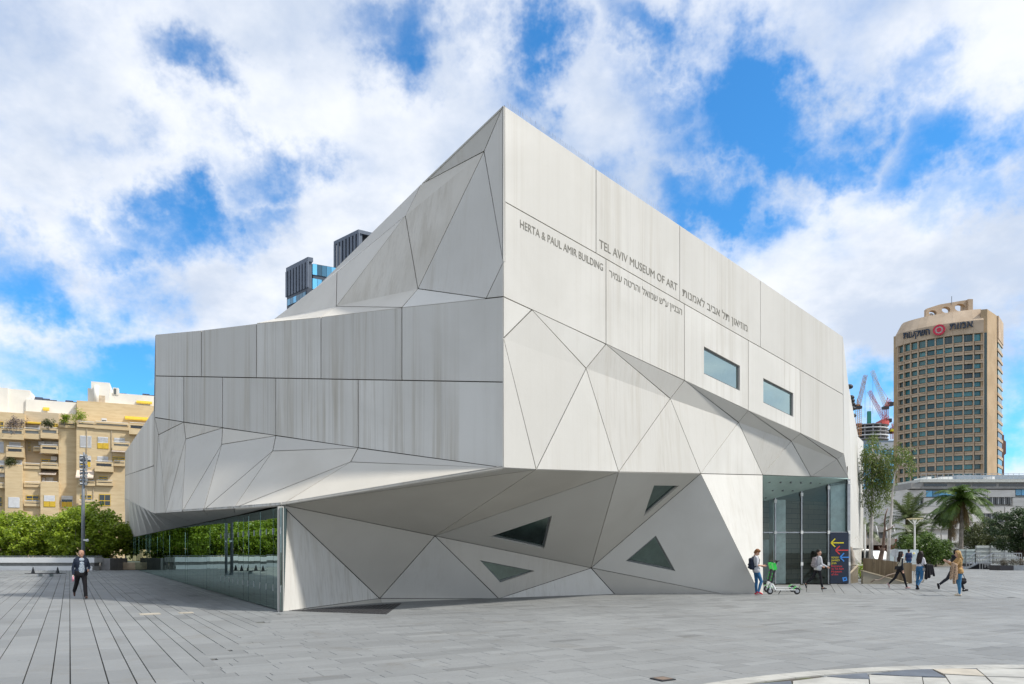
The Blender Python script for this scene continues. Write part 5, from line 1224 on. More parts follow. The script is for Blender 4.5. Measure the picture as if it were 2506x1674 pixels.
MB().box((a.x, 59.9, 0), (b.x, 60.1, .55)).build('base_strip', plain('timber_base', (.25, .19, .12), .8), hh)
p = P3(2237, 1354, 59.9); MB().box((p.x - .14, 59.93, p.z - .1), (p.x + .14, 59.995, p.z + .1)).build('notice', M_WHITE, hh); MB().tube([p + Vector((0, .02, 0)), p + Vector((0, .05, 0))], .06, 10).build('notice_mark', M_YEL, hh)
sp1 = P3(2190, 1353, 52); t = thing('round_sign', Vector((sp1.x, 52, 0)), 'grey round road sign seen from its back on a wide post', 'sign')
MB().tube([sp1 + Vector((0, -.02, 0)), sp1 + Vector((0, .02, 0))], .29, 24).build('disc', M_STEEL, t); MB().tube([Vector((sp1.x + .08, 52.06, 0)), sp1 + Vector((.08, .06, .2))], .1, 8).build('post', M_STEEL, t)
RM = thing('access_ramp', P3(2400, HY, 68) * Vector((1, 1, 0)), 'grey steel access ramp with stepped railings beside the planter', 'ramp')
RZ2 = 66.0
def rm(px, py, d=0): return P3(px, py, RZ2 + d)
m = MB(); m.v = [rm(2365, 1392), rm(2398, 1376), rm(2398, 1378.5), rm(2368, 1393)] ; m.v += [v + Vector((0, 1.6, 0)) for v in m.v]; m.f = [(3, 2, 1, 0), (4, 5, 6, 7), (0, 1, 5, 4), (2, 3, 7, 6)]; m.m = [0] * 4; m.build('ramp_deck', M_GREYM, RM)
MB().box((rm(2397, 1376).x, RZ2, rm(2397, 1377).z - .1), (rm(2432, 1376).x, RZ2 + 2, rm(2397, 1376).z)).build('landing', M_GREYM, RM)
for i in range(5): y0 = 1376 + i * 3.2; MB().box((rm(2399, 0).x + i * .02, RZ2 - .3 - i * .3, max(0, rm(0, y0 + 3).z)), (rm(2437, 0).x + i * .03, RZ2 - i * .3, rm(0, y0 + 2.0).z)).build('step', M_STEEL, RM)
MB().box((rm(2366, 0).x + .4, RZ2 + .4, 0), (rm(2432, 0).x, RZ2 + 1.8, .5)).build('underframe', M_DARKM, RM)
for (x0, y0, x1, y1, d) in ((2365, 1369, 2387, 1353.5, 0), (2387, 1353.5, 2398, 1353.5, 0), (2398, 1369, 2430, 1354, -1.2), (2430, 1354, 2438, 1353.5, -1.2), (2438, 1354, 2500, 1354, 0)):
    m = MB(); a, b = rm(x0, y0, d), rm(x1, y1, d); n = max(2, int((x1 - x0) / 6))
    m.bar(a, b, .06); m.bar(a - Vector((0, 0, .4)), b - Vector((0, 0, .4)), .05)
    for i in range(n + 1): p = a.lerp(b, i / n); m.bar(p, p - Vector((0, 0, .95)), .045)
    m.build('railing', M_STEEL, RM)
pl = thing('planter', P3(2480, HY, 62) * Vector((1, 1, 0)), 'long dark planter with lavender coloured plants at the edge of view', 'planter'); a = P3(2440, 1385, 62)
for i in range(3): MB().box((a.x + i * 1.15, 61.6, 0), (a.x + 1.1 + i * 1.15, 63, .42)).build('box', M_GREYM if i else M_DARKM, pl)
v, f = leaves([(a.x + random.uniform(.1, 3.4), 62.3 + random.uniform(-.4, .5), .5 + random.random() * .35) for _ in range(50)], 40, .28, .13, .3, 0, 77); np_obj('plants', v, f, leaf_mat('lavender', (.09, .09, .06), (.14, .13, .09), (.20, .15, .14)), pl)
kw = thing('kerb_wall', P3(2290, HY, 80) * Vector((1, 1, 0)), 'low beige stone kerb wall along the far side of the plaza', 'wall'); a, b = P3(2245, 1373, 78), P3(2345, 1373, 78)
for i in range(12): p, q = a.lerp(b, i / 12), a.lerp(b, (i + 1) / 12); MB().box((p.x + .01, 78, 0), (q.x - .01, 78.4, a.z - random.uniform(0, .02))).build('stone', plain('kerb_pale', (.50, .42, .32), .85), kw)
bp = GP(2277, 1381); t = thing('bollard', bp, 'short grey bollard before the low beige kerb wall', 'bollard'); MB().tube([bp, bp + Vector((0, 0, .5))], .14, 12).ball(bp + Vector((0, 0, .5)), (.14, .14, .06), 12, 5).build('post', M_STEEL, t, True)
# sunken stair walls next to the entrance
def board_mat():
    m, nt, bs = newmat('board_formed'); v = mapping(nt, (7, 7, .35)); n = noise(nt, v, 1.0, 3, .6); c = mixc(nt, mrange(nt, n, .35, .65), (.20, .145, .09), (.32, .25, .165)); n2 = noise(nt, mapping(nt, (1, 1, 1)), 2.2, 5); c = mixc(nt, mrange(nt, n2, .5, .75), c, (.17, .13, .09))
    nt.links.new(c, bs.inputs['Base Color']); bs.inputs['Roughness'].default_value = .85; bump(nt, bs, n, .5, .03); return m
M_BRD = board_mat(); sw = thing('stair_wall', P3(2180, HY, 37.5) * Vector((1, 1, 0)), 'curved brown board marked stair wall with a low grey ramp wall in front', 'wall')
wp = [(2117, 1366, 40.6), (2140, 1368, 39.6), (2165, 1371, 38.8), (2190, 1374, 38.1), (2212, 1376.5, 37.6), (2232, 1378, 37.3)]; m = MB()
for k in range(len(wp) - 1):
    a, b = P3(*wp[k]), P3(*wp[k + 1]); m = MB(); m.hexa([(a.x, a.y), (b.x, b.y), (b.x, b.y + .25), (a.x, a.y + .25)], 0, [a.z, b.z, b.z, a.z]); m.build('board_panel', M_BRD, sw)
a, b = P3(2112, 1398, 36.9), P3(2222, 1428.5, 36.8); m = MB(); m.hexa([(a.x, a.y), (b.x, b.y), (b.x, b.y + .22), (a.x, a.y + .22)], 0, [a.z, .03, .03, a.z]); m.build('ramp_wall', plain('ramp_concrete', (.29, .26, .20), .85, 0, .12, 1.2), sw)
m = MB(); m.hexa([(a.x - .03, a.y - .03), (b.x, b.y - .03), (b.x, b.y + .25), (a.x - .03, a.y + .25)], [a.z + .001, .031, .031, a.z + .001], [a.z + .06, .08, .08, a.z + .06]); m.build('coping', plain('ramp_coping', (.50, .42, .29), .8), sw)
m = MB(); m.tube([P3(2131, 1425, 36.7), P3(2141, 1419, 36.6), P3(2150, 1420, 36.6), P3(2172, 1408, 36.7), P3(2194, 1402, 37.1)], .025, 6); m.build('handrail', plain('rail_brown', (.16, .11, .08), .5), sw)
rl = thing('stair_railing', P3(2090, HY, 37) * Vector((1, 1, 0)), 'beige upright railing between the sign and the stair wall', 'railing'); M_BEI = plain('rail_beige', (.42, .35, .25), .6); m = MB(); a, b = P3(2079, 1404, 37.2), P3(2099, 1384, 38.5)
for i in range(9): p = a.lerp(b, i / 8); MB().bar((p.x, p.y, 0), p, .035).build('baluster', M_BEI, rl)
MB().bar(a, b, .06).build('top_rail', M_BEI, rl); MB().bar(b, b + Vector((.25, 1.2, 0)), .06).build('top_rail', M_BEI, rl)
lt = P3(2084, HY, 41) * Vector((1, 1, 0)); t = thing('leaning_tree', lt, 'rough leaning trunk standing behind the beige stair railing', 'tree trunk'); m = MB(); limb(m, lt, P3(2081, 1340, 42), .14, .11, .04, 5, 2); m.build('trunk', BARK, t, True)
bush(2108, 1400, 44, .55, .4, 'small green shrub seen through the stair railing', L_FIC, 55, 16, .12)

# ------------------------------------------------------------------ parked cars
def car(label, loc, rz, col, L=4.4, H=1.6, W=1.8, van=False):
    t = thing('parked_car', loc, label, 'car', 'cars parked beyond the stair wall', rz); ORG[t] = Vector((0, 0, 0)); M_P = plain('car_paint_' + col[0], col[1], .3, 0, .03)
    prof = [(-L / 2, .35), (L / 2, .35), (L / 2, .75), (L * .44, .86), (L * .23, .95), (L * .10, H - .05), (-L * .05, H), (-L * .40, H - .04), (-L * .48, .98), (-L / 2, .85)]
    n = len(prof); m = MB()
    for s_ in (-1, 1):
        for (x, z) in prof: w = W / 2 * (1 - .16 * max(0, (z - .9) / (H - .9))); m.v.append(Vector((x, s_ * w, z)))
    m.f = [tuple(range(n)), tuple(range(2 * n - 1, n - 1, -1))] + [(i, n + i, n + (i + 1) % n, (i + 1) % n) for i in range(n)]; m.m = [0] * len(m.f); m.build('body', M_P, t)
    g = MB()
    for s_ in (-1, 1):
        y = s_ * (W / 2 * .93 + .012); g.quad([(L * .18, y * 1.04, .99), (L * .09, y * .94, H - .12), (-L * .04, y * .93, H - .09), (-L * .04, y * 1.04, .99)]); g.quad([(-L * .07, y * 1.04, .99), (-L * .07, y * .93, H - .09), (-L * .38, y * .94, H - .13), (-L * .44, y * 1.04, 1.0)])
    g.build('side_glass', M_DGLASS, t)
    MB().quad([(L * .225, -W * .42, .97), (L * .225, W * .42, .97), (L * .105, W * .37, H - .08), (L * .105, -W * .37, H - .08)]).build('windscreen', M_DGLASS, t); bpy.data.objects[-1] if False else None
    MB().quad([(-L * .405, W * .37, H - .1), (-L * .405, -W * .37, H - .1), (-L * .485, -W * .41, 1.0), (-L * .485, W * .41, 1.0)]).build('rear_glass', M_DGLASS, t)
    for x in (-L * .31, L * .31):
        for s_ in (-1, 1):
            w_ = MB().tube([(x, s_ * (W / 2 - .2), .33), (x, s_ * (W / 2 + .02), .33)], .33, 18).build('wheel', M_BLACK, t); MB().tube([(x, s_ * (W / 2 - .1), .33), (x, s_ * (W / 2 + .03), .33)], .2, 12).build('rim', M_STEEL, w_)
    for s_ in (-1, 1):
        MB().box((L / 2 - .06, s_ * W * .36 - .18, .66), (L / 2 + .015, s_ * W * .36 + .18, .8)).build('headlight', M_WHITE, t); MB().box((-L / 2 - .015, s_ * W * .4 - .1, .72), (-L / 2 + .05, s_ * W * .4 + .1, .95)).build('tail_light', M_RED, t)
    MB().box((L / 2 - .02, -.26, .45), (L / 2 + .02, .26, .56)).build('number_plate', M_YEL, t); MB().box((-L / 2 - .02, -.26, .55), (-L / 2 + .02, .26, .66)).build('number_plate', M_YEL, t)
car('tan parked car facing the plaza below the museum end wall', P3(2103, HY, 70) * Vector((1, 1, 0)), R(-82), ('tan', (.26, .20, .12)), 4.5, 1.85)
car('white parked car between the eucalyptus trunks', P3(2141, HY, 66) * Vector((1, 1, 0)), R(-75), ('white', (.28, .29, .30)), 4.4, 1.7)
car('silver parked car behind the dead trunk', P3(2163, HY, 71) * Vector((1, 1, 0)), R(-60), ('silver', (.5, .52, .54)), 4.3, 1.55)
wt = P3(2096, HY, 48) * Vector((1, 1, 0)); t = thing('cafe_table', wt, 'white folding table under the museum end wall, seen past the railing', 'table'); MB().box((wt.x - .6, 47.6, .7), (wt.x + .9, 48.4, .76)).build('table_top', M_WHITE, t)
for dx, dy in ((-.5, -.3), (.8, -.3), (-.5, .3), (.8, .3)): MB().bar((wt.x + dx, 48 + dy, 0), (wt.x + dx, 48 + dy, .7), .05).build('leg', M_STEEL, t)
# bicycle behind the woman in jeans
bc = GP(2249, 1424); t = thing('bicycle', bc, 'bicycle with pale tyres leaning on the stair wall end', 'bicycle', None, R(78)); ORG[t] = Vector((0, 0, 0))
for x in (-.52, .52):
    w_ = MB().torus((x, 0, .34), (0, 1, 0), .315, .026, 28, 8).build('wheel', plain('tyre_pale', (.55, .50, .42), .7), t)
    sp = MB()
    for k in range(10): a = math.pi * k / 10; sp.bar((x - .3 * math.cos(a), 0, .34 - .3 * math.sin(a)), (x + .3 * math.cos(a), 0, .34 + .3 * math.sin(a)), .006)
    sp.build('spokes', M_STEEL, w_)
m = MB(); bb, hd, se = Vector((-.08, 0, .3)), Vector((.38, 0, .82)), Vector((-.2, 0, .82))
for a, b in ((bb, hd), (bb, se), (se, hd), (bb, Vector((-.52, 0, .34))), (se, Vector((-.52, 0, .34))), (hd, Vector((.52, 0, .34)))): m.tube([a, b], .02, 6)
m.build('frame', M_DARKM, t); MB().ball(se + Vector((-.02, 0, .06)), (.14, .08, .04), 10, 6).build('saddle', M_BLACK, t); m = MB(); m.tube([hd, hd + Vector((.03, 0, .2))], .015, 6).tube([hd + Vector((.03, -.28, .22)), hd + Vector((.03, .28, .22))], .015, 6); m.build('handlebar', M_STEEL, t)

# ------------------------------------------------------------------ electric scooters
M_GRN = plain('scooter_green', (.03, .62, .07), .4, 0, .05); M_SWH = plain('scooter_white', (.72, .73, .72), .4, 0, .03)
def scooter(loc, rz, label):
    t = thing('electric_scooter', loc, label, 'scooter', 'electric scooters by the wall', rz); ORG[t] = Vector((0, 0, 0)); t.rotation_euler = (0, 0, rz)
    for x in (0, .92):
        w_ = MB().torus((x, 0, .11), (0, 1, 0), .085, .03, 20, 8).build('wheel', M_BLACK, t, True); MB().tube([(x, -.03, .11), (x, .03, .11)], .06, 12).build('hub', M_STEEL, w_)
    m = MB(); m.hexa([(.16, -.075), (.80, -.075), (.86, -.04), (.86, .04), (.80, .075), (.16, .075)], .135, .165); m.build('deck', plain('scooter_deck', (.62, .63, .62), .5), t)
    MB().tube([(.18, 0, .16), (.09, 0, .34)], [.04, .035], 8).build('neck', M_SWH, t)
    MB().tube([(-.005, 0, .17), (.055, 0, .38)], [.045, .04], 8).build('fork', M_SWH, t)
    MB().tube([(.055, 0, .38), (.16, 0, .80), (.215, 0, 1.08)], [.042, .04, .03], 8).build('stem', M_BLACK, t)
    MB().obox((.145, 0, .93), (.05, 0, .012), (0, .075, 0), (-.025, 0, .11)).build('battery_box', M_GRN, t)
    m = MB(); m.tube([(.205, -.26, 1.12), (.22, 0, 1.10), (.205, .26, 1.12)], .018, 8).obox((.22, 0, 1.1), (.04, 0, 0), (0, .05, 0), (0, 0, .03)); m.build('handlebar', M_BLACK, t)
    for k, z in enumerate((.46, .56, .66)): MB().box((.055 + (z - .38) * .25 - .046, -.02, z), (.055 + (z - .38) * .25 - .03, .02, z + .05)).build('decal', M_GRN, t)
    for x, nm in ((.92, 'rear_fender'), (0, 'front_fender')):
        m = MB(); n = 7; a0, a1 = (R(20), R(170)) if x else (R(50), R(130))
        for i in range(n):
            b0, b1 = a0 + (a1 - a0) * i / n, a0 + (a1 - a0) * (i + 1) / n; r = .145
            m.quad([(x + r * math.cos(b0), -.045, .11 + r * math.sin(b0)), (x + r * math.cos(b1), -.045, .11 + r * math.sin(b1)), (x + r * math.cos(b1), .045, .11 + r * math.sin(b1)), (x + r * math.cos(b0), .045, .11 + r * math.sin(b0))])
        m.build(nm, M_GRN, t)
    MB().bar((.4, .06, .14), (.36, .16, .0), .018).build('kickstand', M_DARKM, t)
    t.scale = (1.16, 1.16, 1.16); return t
scooter(GP(1884, 1454.5), R(2), 'nearer green and white electric scooter parked by the pale wall edge'); scooter(GP(1876.5, 1448.5), R(3), 'farther green and white electric scooter parked behind its twin')
# ------------------------------------------------------------------ people
def cloth(name, col, rough=.85, var=.12, scale=14): return plain('cloth_' + name, col, rough, 0, var, scale, 0, .3, 'obj')
M_SKIN = cloth('skin', (.46, .26, .18), .5, .06); M_SKIN2 = cloth('skin_pale', (.52, .31, .22), .5, .06); M_EYEM = cloth('eye', (.03, .025, .02), .3); M_LIP = cloth('lip', (.36, .14, .12), .5)
class Body:
    """capsules laid along a posed skeleton, fused into one skin; every face takes the material of the capsule it lies on"""
    def __init__(s): s.p = []
    def cap(s, a, b, ra, rb, lab): s.p.append((Vector(a), Vector(b), ra, rb, lab))
    def shift(s, d): s.p = [(a + d, b + d, r, q, l) for a, b, r, q, l in s.p]
    def fuse(s, name, mats, parent, voxel=.010, smooth=3):
        m = MB()
        for a, b, ra, rb, l in s.p:
            d = b - a; L = d.length
            if L < 1e-4: m.ball(a, ra, 12, 8); continue
            n = max(3, int(L / .03)); t = d.normalized(); pts, rad = [], []
            for k in range(4): th = math.pi / 2 * k / 4; pts.append(a - t * ra * math.cos(th)); rad.append(max(.0008, ra * math.sin(th)))
            for k in range(n + 1): pts.append(a + d * k / n); rad.append(ra + (rb - ra) * k / n)
            for k in range(1, 5): th = math.pi / 2 * k / 4; pts.append(b + t * rb * math.sin(th)); rad.append(max(.0008, rb * math.cos(th)))
            m.tube(pts, rad, 12)
        me = m.mesh('tmp', []) if False else None
        me = bpy.data.meshes.new('tmp'); me.from_pydata([tuple(v) for v in m.v], [], m.f); ob = bpy.data.objects.new('tmp', me); COL.objects.link(ob)
        md = ob.modifiers.new('r', 'REMESH'); md.mode = 'VOXEL'; md.voxel_size = voxel; md.use_smooth_shade = True
        sm = ob.modifiers.new('s', 'SMOOTH'); sm.factor = .5; sm.iterations = smooth
        dg = bpy.context.evaluated_depsgraph_get(); out = bpy.data.meshes.new_from_object(ob.evaluated_get(dg)); bpy.data.objects.remove(ob); bpy.data.meshes.remove(me)
        nf = len(out.polygons); c = np.empty(nf * 3); out.polygons.foreach_get('center', c); c = c.reshape(-1, 3)
        best = np.full(nf, 1e9); idx = np.zeros(nf, np.int32); labs = list(mats)
        for a, b, ra, rb, l in s.p:
            A, D = np.array(a), np.array(b - a); L2 = max(1e-9, D @ D); t = np.clip(((c - A) @ D) / L2, 0, 1); dist = np.linalg.norm(c - A - t[:, None] * D, axis=1) - (ra + (rb - ra) * t)
            k = dist < best; best[k] = dist[k]; idx[k] = labs.index(l)
        for l in labs: out.materials.append(mats[l])
        out.polygons.foreach_set('material_index', idx); out.shade_smooth(); out.name = name
        o = bpy.data.objects.new(name, out); COL.objects.link(o); o.parent = parent; return o
def rot_about(v, piv, M): return piv + M @ (v - piv)
def person(label, loc, yaw, H, pose, look, mats, group='people on the plaza', voxel=.010, female=False):
    """local frame: +x forward, +y to the figure's left; pose: angles in degrees"""
    t = thing('person', loc, label, 'person', group, yaw); t.rotation_euler = (0, 0, yaw); ORG[t] = Vector((0, 0, 0)); k = H / 1.755
    B = Body(); g = lambda n, d=0: R(pose.get(n, d)); V3 = Vector
    hipw, shw = (.085, .155) if not female else (.09, .135); pel = V3((0, 0, .93)); lean = g('lean')
    T = Matrix.Rotation(lean, 3, 'Y')                        # forward lean of the trunk
    tp = lambda x, y, z: pel + T @ V3((x, y, z - .93))
    top, bot, slv, shoe = look['top'], look['bottom'], look.get('sleeve', look['top']), look['shoe']; fat = look.get('fat', 1.0)
    prof = [(.90, .085, .112, bot), (.96, .085, .112, bot), (1.02, .075, .105, top), (1.08, .068, .10, top), (1.14, .07, .10, top), (1.20, .08, .107, top), (1.26, .09, .113, top), (1.32, .10, .113, top), (1.37, .105, .10, top), (1.42, .10, .075, top)]
    if female: prof = [(.90, .085, .115, bot), (.96, .08, .11, bot), (1.02, .06, .093, bot if look.get('highwaist') else top), (1.08, .05, .083, top), (1.14, .055, .085, top), (1.20, .065, .093, top), (1.26, .075, .10, top), (1.32, .085, .097, top), (1.37, .09, .085, top), (1.42, .08, .065, top)]
    for z, w, r, l in prof: B.cap(tp(0, -w, z), tp(0, w, z), r * fat, r * fat, l)
    if female:
        for s in (-1, 1): B.cap(tp(.05, s * .06, 1.27), tp(.06, s * .06, 1.26), .058, .052, top)
    if look.get('front'):                                    # open jacket: the shirt shows down the front
        for z in np.arange(1.0, 1.44, .05): B.cap(tp(.045, -.028, z), tp(.045, .028, z), (.082 if z < 1.34 else .066) * fat, (.082 if z < 1.34 else .066) * fat, look['front'])
        B.cap(tp(.055, -.08, .985), tp(.055, .08, .985), .064, .064, 'belt')
    if look.get('hem'): B.cap(tp(0, -.09, .93), tp(0, .09, .93), .125, .125, top); B.cap(tp(0, -.085, .98), tp(0, .085, .98), .122, .122, top)
    neck = tp(-.01, 0, 1.44); head0 = tp(.015, 0, 1.52)
    B.cap(neck, head0, .056 if not female else .048, .05 if not female else .043, 'skin')
    for s in (-1, 1): B.cap(tp(0, s * .05, 1.45), tp(0, s * shw * .95, 1.425), .05, .062 if not female else .052, top)
    HM = Matrix.Rotation(g('hyaw'), 3, 'Z') @ Matrix.Rotation(g('hpitch'), 3, 'Y'); hp = lambda x, y, z: head0 + HM @ V3((x, y, z - 1.52))
    B.cap(hp(-.012, 0, 1.665), hp(.012, 0, 1.615), .091, .079, 'skin'); B.cap(hp(.03, 0, 1.60), hp(.045, 0, 1.55), .064, .042, 'skin'); B.cap(hp(.01, -.03, 1.56), hp(.01, .03, 1.56), .045, .045, 'skin')
    B.cap(hp(.092, 0, 1.632), hp(.108, 0, 1.598), .010, .016, 'skin'); 
    for s in (-1, 1):
        B.cap(hp(-.005, s * .083, 1.625), hp(-.008, s * .085, 1.595), .016, .011, 'skin'); B.cap(hp(.083, s * .024, 1.633), hp(.081, s * .040, 1.632), .009, .008, 'eye')
    B.cap(hp(.084, -.017, 1.565), hp(.084, .017, 1.565), .009, .009, 'lip')
    for s, nm in ((1, 'l'), (-1, 'r')):
        # legs
        hip = V3((0, s * hipw, .91)); a = g(nm + 'thigh'); kn = g(nm + 'knee'); ab = g(nm + 'splay', 2)
        d1 = V3((math.sin(a), s * math.sin(ab), -math.cos(a))).normalized(); a2 = a - kn; d2 = V3((math.sin(a2), s * math.sin(ab) * .3 + pose.get(nm + 'cross', 0), -math.cos(a2))).normalized()
        knee = hip + d1 * .43; ank = knee + d2 * .40; w = look.get('leg', 1.0)
        B.cap(hip + V3((0, 0, .03)), knee, .092 * w, .06 * w, bot); B.cap(knee, knee + d2 * .16 + V3((-.012, 0, 0)), .06 * w, .059 * w, bot); B.cap(knee + d2 * .14 + V3((-.01, 0, 0)), ank - d2 * .02, .058 * w, .044 * w if not look.get('wide') else .062, bot)
        B.cap(ank - d2 * .01, ank + d2 * .03, .038, .036, look.get('ankle', bot))
        fp = g(nm + 'foot') + (a2 if abs(a2) > .25 and a2 < 0 else a2 * .4); fwd = V3((math.cos(fp), 0, math.sin(fp))); upv = V3((-math.sin(fp), 0, math.cos(fp)))
        heel = ank - upv * .045 - fwd * .035; toe = ank - upv * .05 + fwd * .155
        B.cap(heel, ank - upv * .03 + fwd * .06, .038, .04, shoe); B.cap(ank - upv * .032 + fwd * .05, toe, .04, .03, shoe); B.cap(heel - upv * .02, toe - upv * .012, .026, .024, look.get('sole', shoe))
        # arms
        sh = tp(0, s * (shw + .025), 1.405); ua = g(nm + 'arm') + lean; el = g(nm + 'elbow'); ao = g(nm + 'out', 8); yin = pose.get(nm + 'in', 0.0)
        e1 = V3((math.sin(ua) * math.cos(ao), s * math.sin(ao), -math.cos(ua) * math.cos(ao))).normalized(); elb = sh + e1 * .285; fa = ua + el
        e2 = V3((math.sin(fa), -s * yin, -math.cos(fa))).normalized(); wr = elb + e2 * .24
        B.cap(sh, elb, .056 if not female else .046, .043 if not female else .037, slv); fs = look.get('fore', slv); B.cap(elb, wr, .042 if not female else .036, .030 if not female else .026, fs)
        if fs == slv: B.cap(elb, wr - e2 * .01, .046 if not female else .039, .036 if not female else .03, slv)
        side = e2.cross(V3((0, 1, 0)) if abs(e2.y) < .8 else V3((1, 0, 0))).normalized(); lat = side if abs(side.x) + abs(side.z) > .3 else V3((1, 0, 0)); pn = e2.cross(lat).normalized()
        B.cap(wr, wr + e2 * .03, .025, .026, 'skin')
        for f_, (off, ln) in enumerate(((-.030, .062), (-.010, .075), (.011, .070), (.031, .055))):
            r0 = wr + e2 * .075 + lat * off; B.cap(wr + e2 * .03 + lat * off * .6, r0, .017, .013, 'skin'); cu = pn * (-s) * .016; B.cap(r0, r0 + e2 * ln * .55 + cu * .4, .0105, .0095, 'skin'); B.cap(r0 + e2 * ln * .55 + cu * .4, r0 + e2 * ln * .8 + cu * 1.9, .0095, .0085, 'skin')
        th0 = wr + e2 * .03 - lat * .028; B.cap(wr + e2 * .015 - lat * .015, th0, .016, .013, 'skin'); B.cap(th0, th0 + e2 * .045 - lat * .022, .012, .010, 'skin')
        t['_'] = 0; B.__dict__[nm + 'wrist'] = wr + e2 * .09; B.__dict__[nm + 'elb'] = elb
    del t['_']
    zmin = min(min(a.z - ra, b.z - rb) for a, b, ra, rb, l in B.p); B.shift(V3((0, 0, -zmin))); dz = V3((0, 0, -zmin))
    used = []
    for *_, l in B.p:
        if l not in used: used.append(l)
    allm = dict(skin=M_SKIN, eye=M_EYEM, lip=M_LIP, belt=cloth('belt', (.08, .05, .03))); allm.update(mats)
    o = B.fuse('body', {l: allm[l] for l in used}, t, voxel / k); 
    t.scale = (k, k, k)
    # hair
    hs = look.get('hair')
    hq = lambda x, y, z: hp(x, y, z) + dz
    if hs:
        Hh = Body(); Hh.cap(hq(-.028, 0, 1.675), hq(-.02, 0, 1.66), .094, .094, 'hair'); Hh.cap(hq(-.045, 0, 1.64), hq(-.05, 0, 1.60), .082, .07, 'hair')
        Hh.cap(hq(.02, -.04, 1.715), hq(.02, .04, 1.715), .052, .052, 'hair')
        for s in (-1, 1): Hh.cap(hq(-.01, s * .062, 1.67), hq(-.012, s * .07, 1.635), .035, .026, 'hair')
        if hs == 'long':
            rgh = random.Random(len(label))
            for q in range(11):
                y = -.085 + .17 * q / 10; x = -.055 - .03 * math.cos(y * 18); L_ = look.get('hairlen', .30) * rgh.uniform(.85, 1.1)
                p1, p2 = hq(x, y, 1.64), hq(x - .01, y * 1.2, 1.54); p3 = tp(-.115 + abs(y) * .35, y * 1.25, 1.54 - L_) + dz; p3b = tp(-.12 + abs(y) * .3, y * 1.3, 1.54 - L_ * .5) + dz
                Hh.cap(p1, p2, .036, .034, 'hair'); Hh.cap(p2, p3b, .034, .03, 'hair'); Hh.cap(p3b, p3, .03, .014, 'hair')
            for s in (-1, 1): Hh.cap(hq(.03, s * .078, 1.67), hq(.0, s * .085, 1.57), .026, .03, 'hair'); Hh.cap(hq(.0, s * .085, 1.57), tp(.0, s * .10, 1.42) + dz, .03, .018, 'hair')
        Hh.fuse('hair', {'hair': allm['hair']}, t, voxel * .9 / k, 2)
    if look.get('beard'):
        Bb = Body(); 
        for s in (-1, 1): Bb.cap(hq(.01, s * .068, 1.60), hq(.05, s * .035, 1.545), .02, .022, 'b')
        Bb.cap(hq(.055, -.02, 1.538), hq(.055, .02, 1.538), .027, .027, 'b'); Bb.cap(hq(.088, -.018, 1.582), hq(.088, .018, 1.582), .010, .010, 'b'); Bb.fuse('beard', {'b': look['beard']}, t, .009, 1)
    if look.get('hood'):
        Hd = Body(); n_ = 9
        for q in range(n_):
            a = math.pi * (.18 + 1.64 * q / (n_ - 1)); c = neck + dz + T @ V3((.06 * math.cos(a) - .03, .105 * math.sin(a), .0 + (.05 if math.cos(a) < 0 else .0)))
            if q: Hd.cap(pv_, c, .042, .042, 'h')
            pv_ = c
        Hd.cap(neck + dz + T @ V3((-.09, -.05, .03)), neck + dz + T @ V3((-.09, .05, .03)), .06, .06, 'h'); Hd.fuse('hood', {'h': look['hood']}, t, .011, 2)
    t.update_tag()
    MW = Matrix.Translation(Vector(loc)) @ Matrix.Rotation(yaw, 4, 'Z') @ Matrix.Scale(k, 4)
    return t, {'l': MW @ (B.lwrist + dz), 'r': MW @ (B.rwrist + dz), 'lelb': MW @ (B.lelb + dz), 'tp': lambda x, y, z: MW @ (tp(x, y, z) + dz), 'hp': lambda x, y, z: MW @ hq(x, y, z)}
def blob(name, caps, mat, parent, voxel=.012, smooth=2):
    B = Body()
    for a, b, ra, rb in caps: B.cap(Vector(a), Vector(b), ra, rb, 'm')
    return B.fuse(name, {'m': mat}, parent, voxel, smooth)
def backpack(label, A, mat, w=.13, h=(1.05, 1.40), strap=True):
    c = A['tp'](-.18, 0, 1.2); t = thing('backpack', c, label, 'backpack'); ORG[t] = Vector((0, 0, 0)); t.location = (0, 0, 0)
    caps = []
    for z in np.arange(h[0], h[1], .05):
        r = .075 if z < h[0] + .2 else .062; caps.append((A['tp'](-.165, -w * .7, z), A['tp'](-.165, w * .7, z), r + .01, r + .01)); 
    caps.append((A['tp'](-.25, -w * .45, h[0] + .02), A['tp'](-.25, w * .45, h[0] + .02), .05, .05)); caps.append((A['tp'](-.24, -w * .45, h[0] + .12), A['tp'](-.24, w * .45, h[0] + .12), .045, .045))
    blob('pack_body', caps, mat, t, .013)
    for s in (-1, 1):
        pts = [A['tp'](-.12, s * .09, 1.40), A['tp'](-.03, s * .11, 1.475), A['tp'](.07, s * .115, 1.44), A['tp'](.115, s * .12, 1.32), A['tp'](.08, s * .15, 1.18), A['tp'](-.06, s * .15, 1.08), A['tp'](-.13, s * .1, 1.06)]
        MB().tube(pts, .02, 8).build('strap', mat, t, True)
    return t
def held(name, loc, label, cat): t = thing(name, loc, label, cat); return t
JEANS = cloth('jeans', (.035, .13, .27), .85, .25, 9); BLK = cloth('black', (.014, .014, .017), .85); NVY = cloth('navy', (.018, .026, .048), .8); GRY = cloth('grey_melange', (.50, .51, .54), .9, .08)
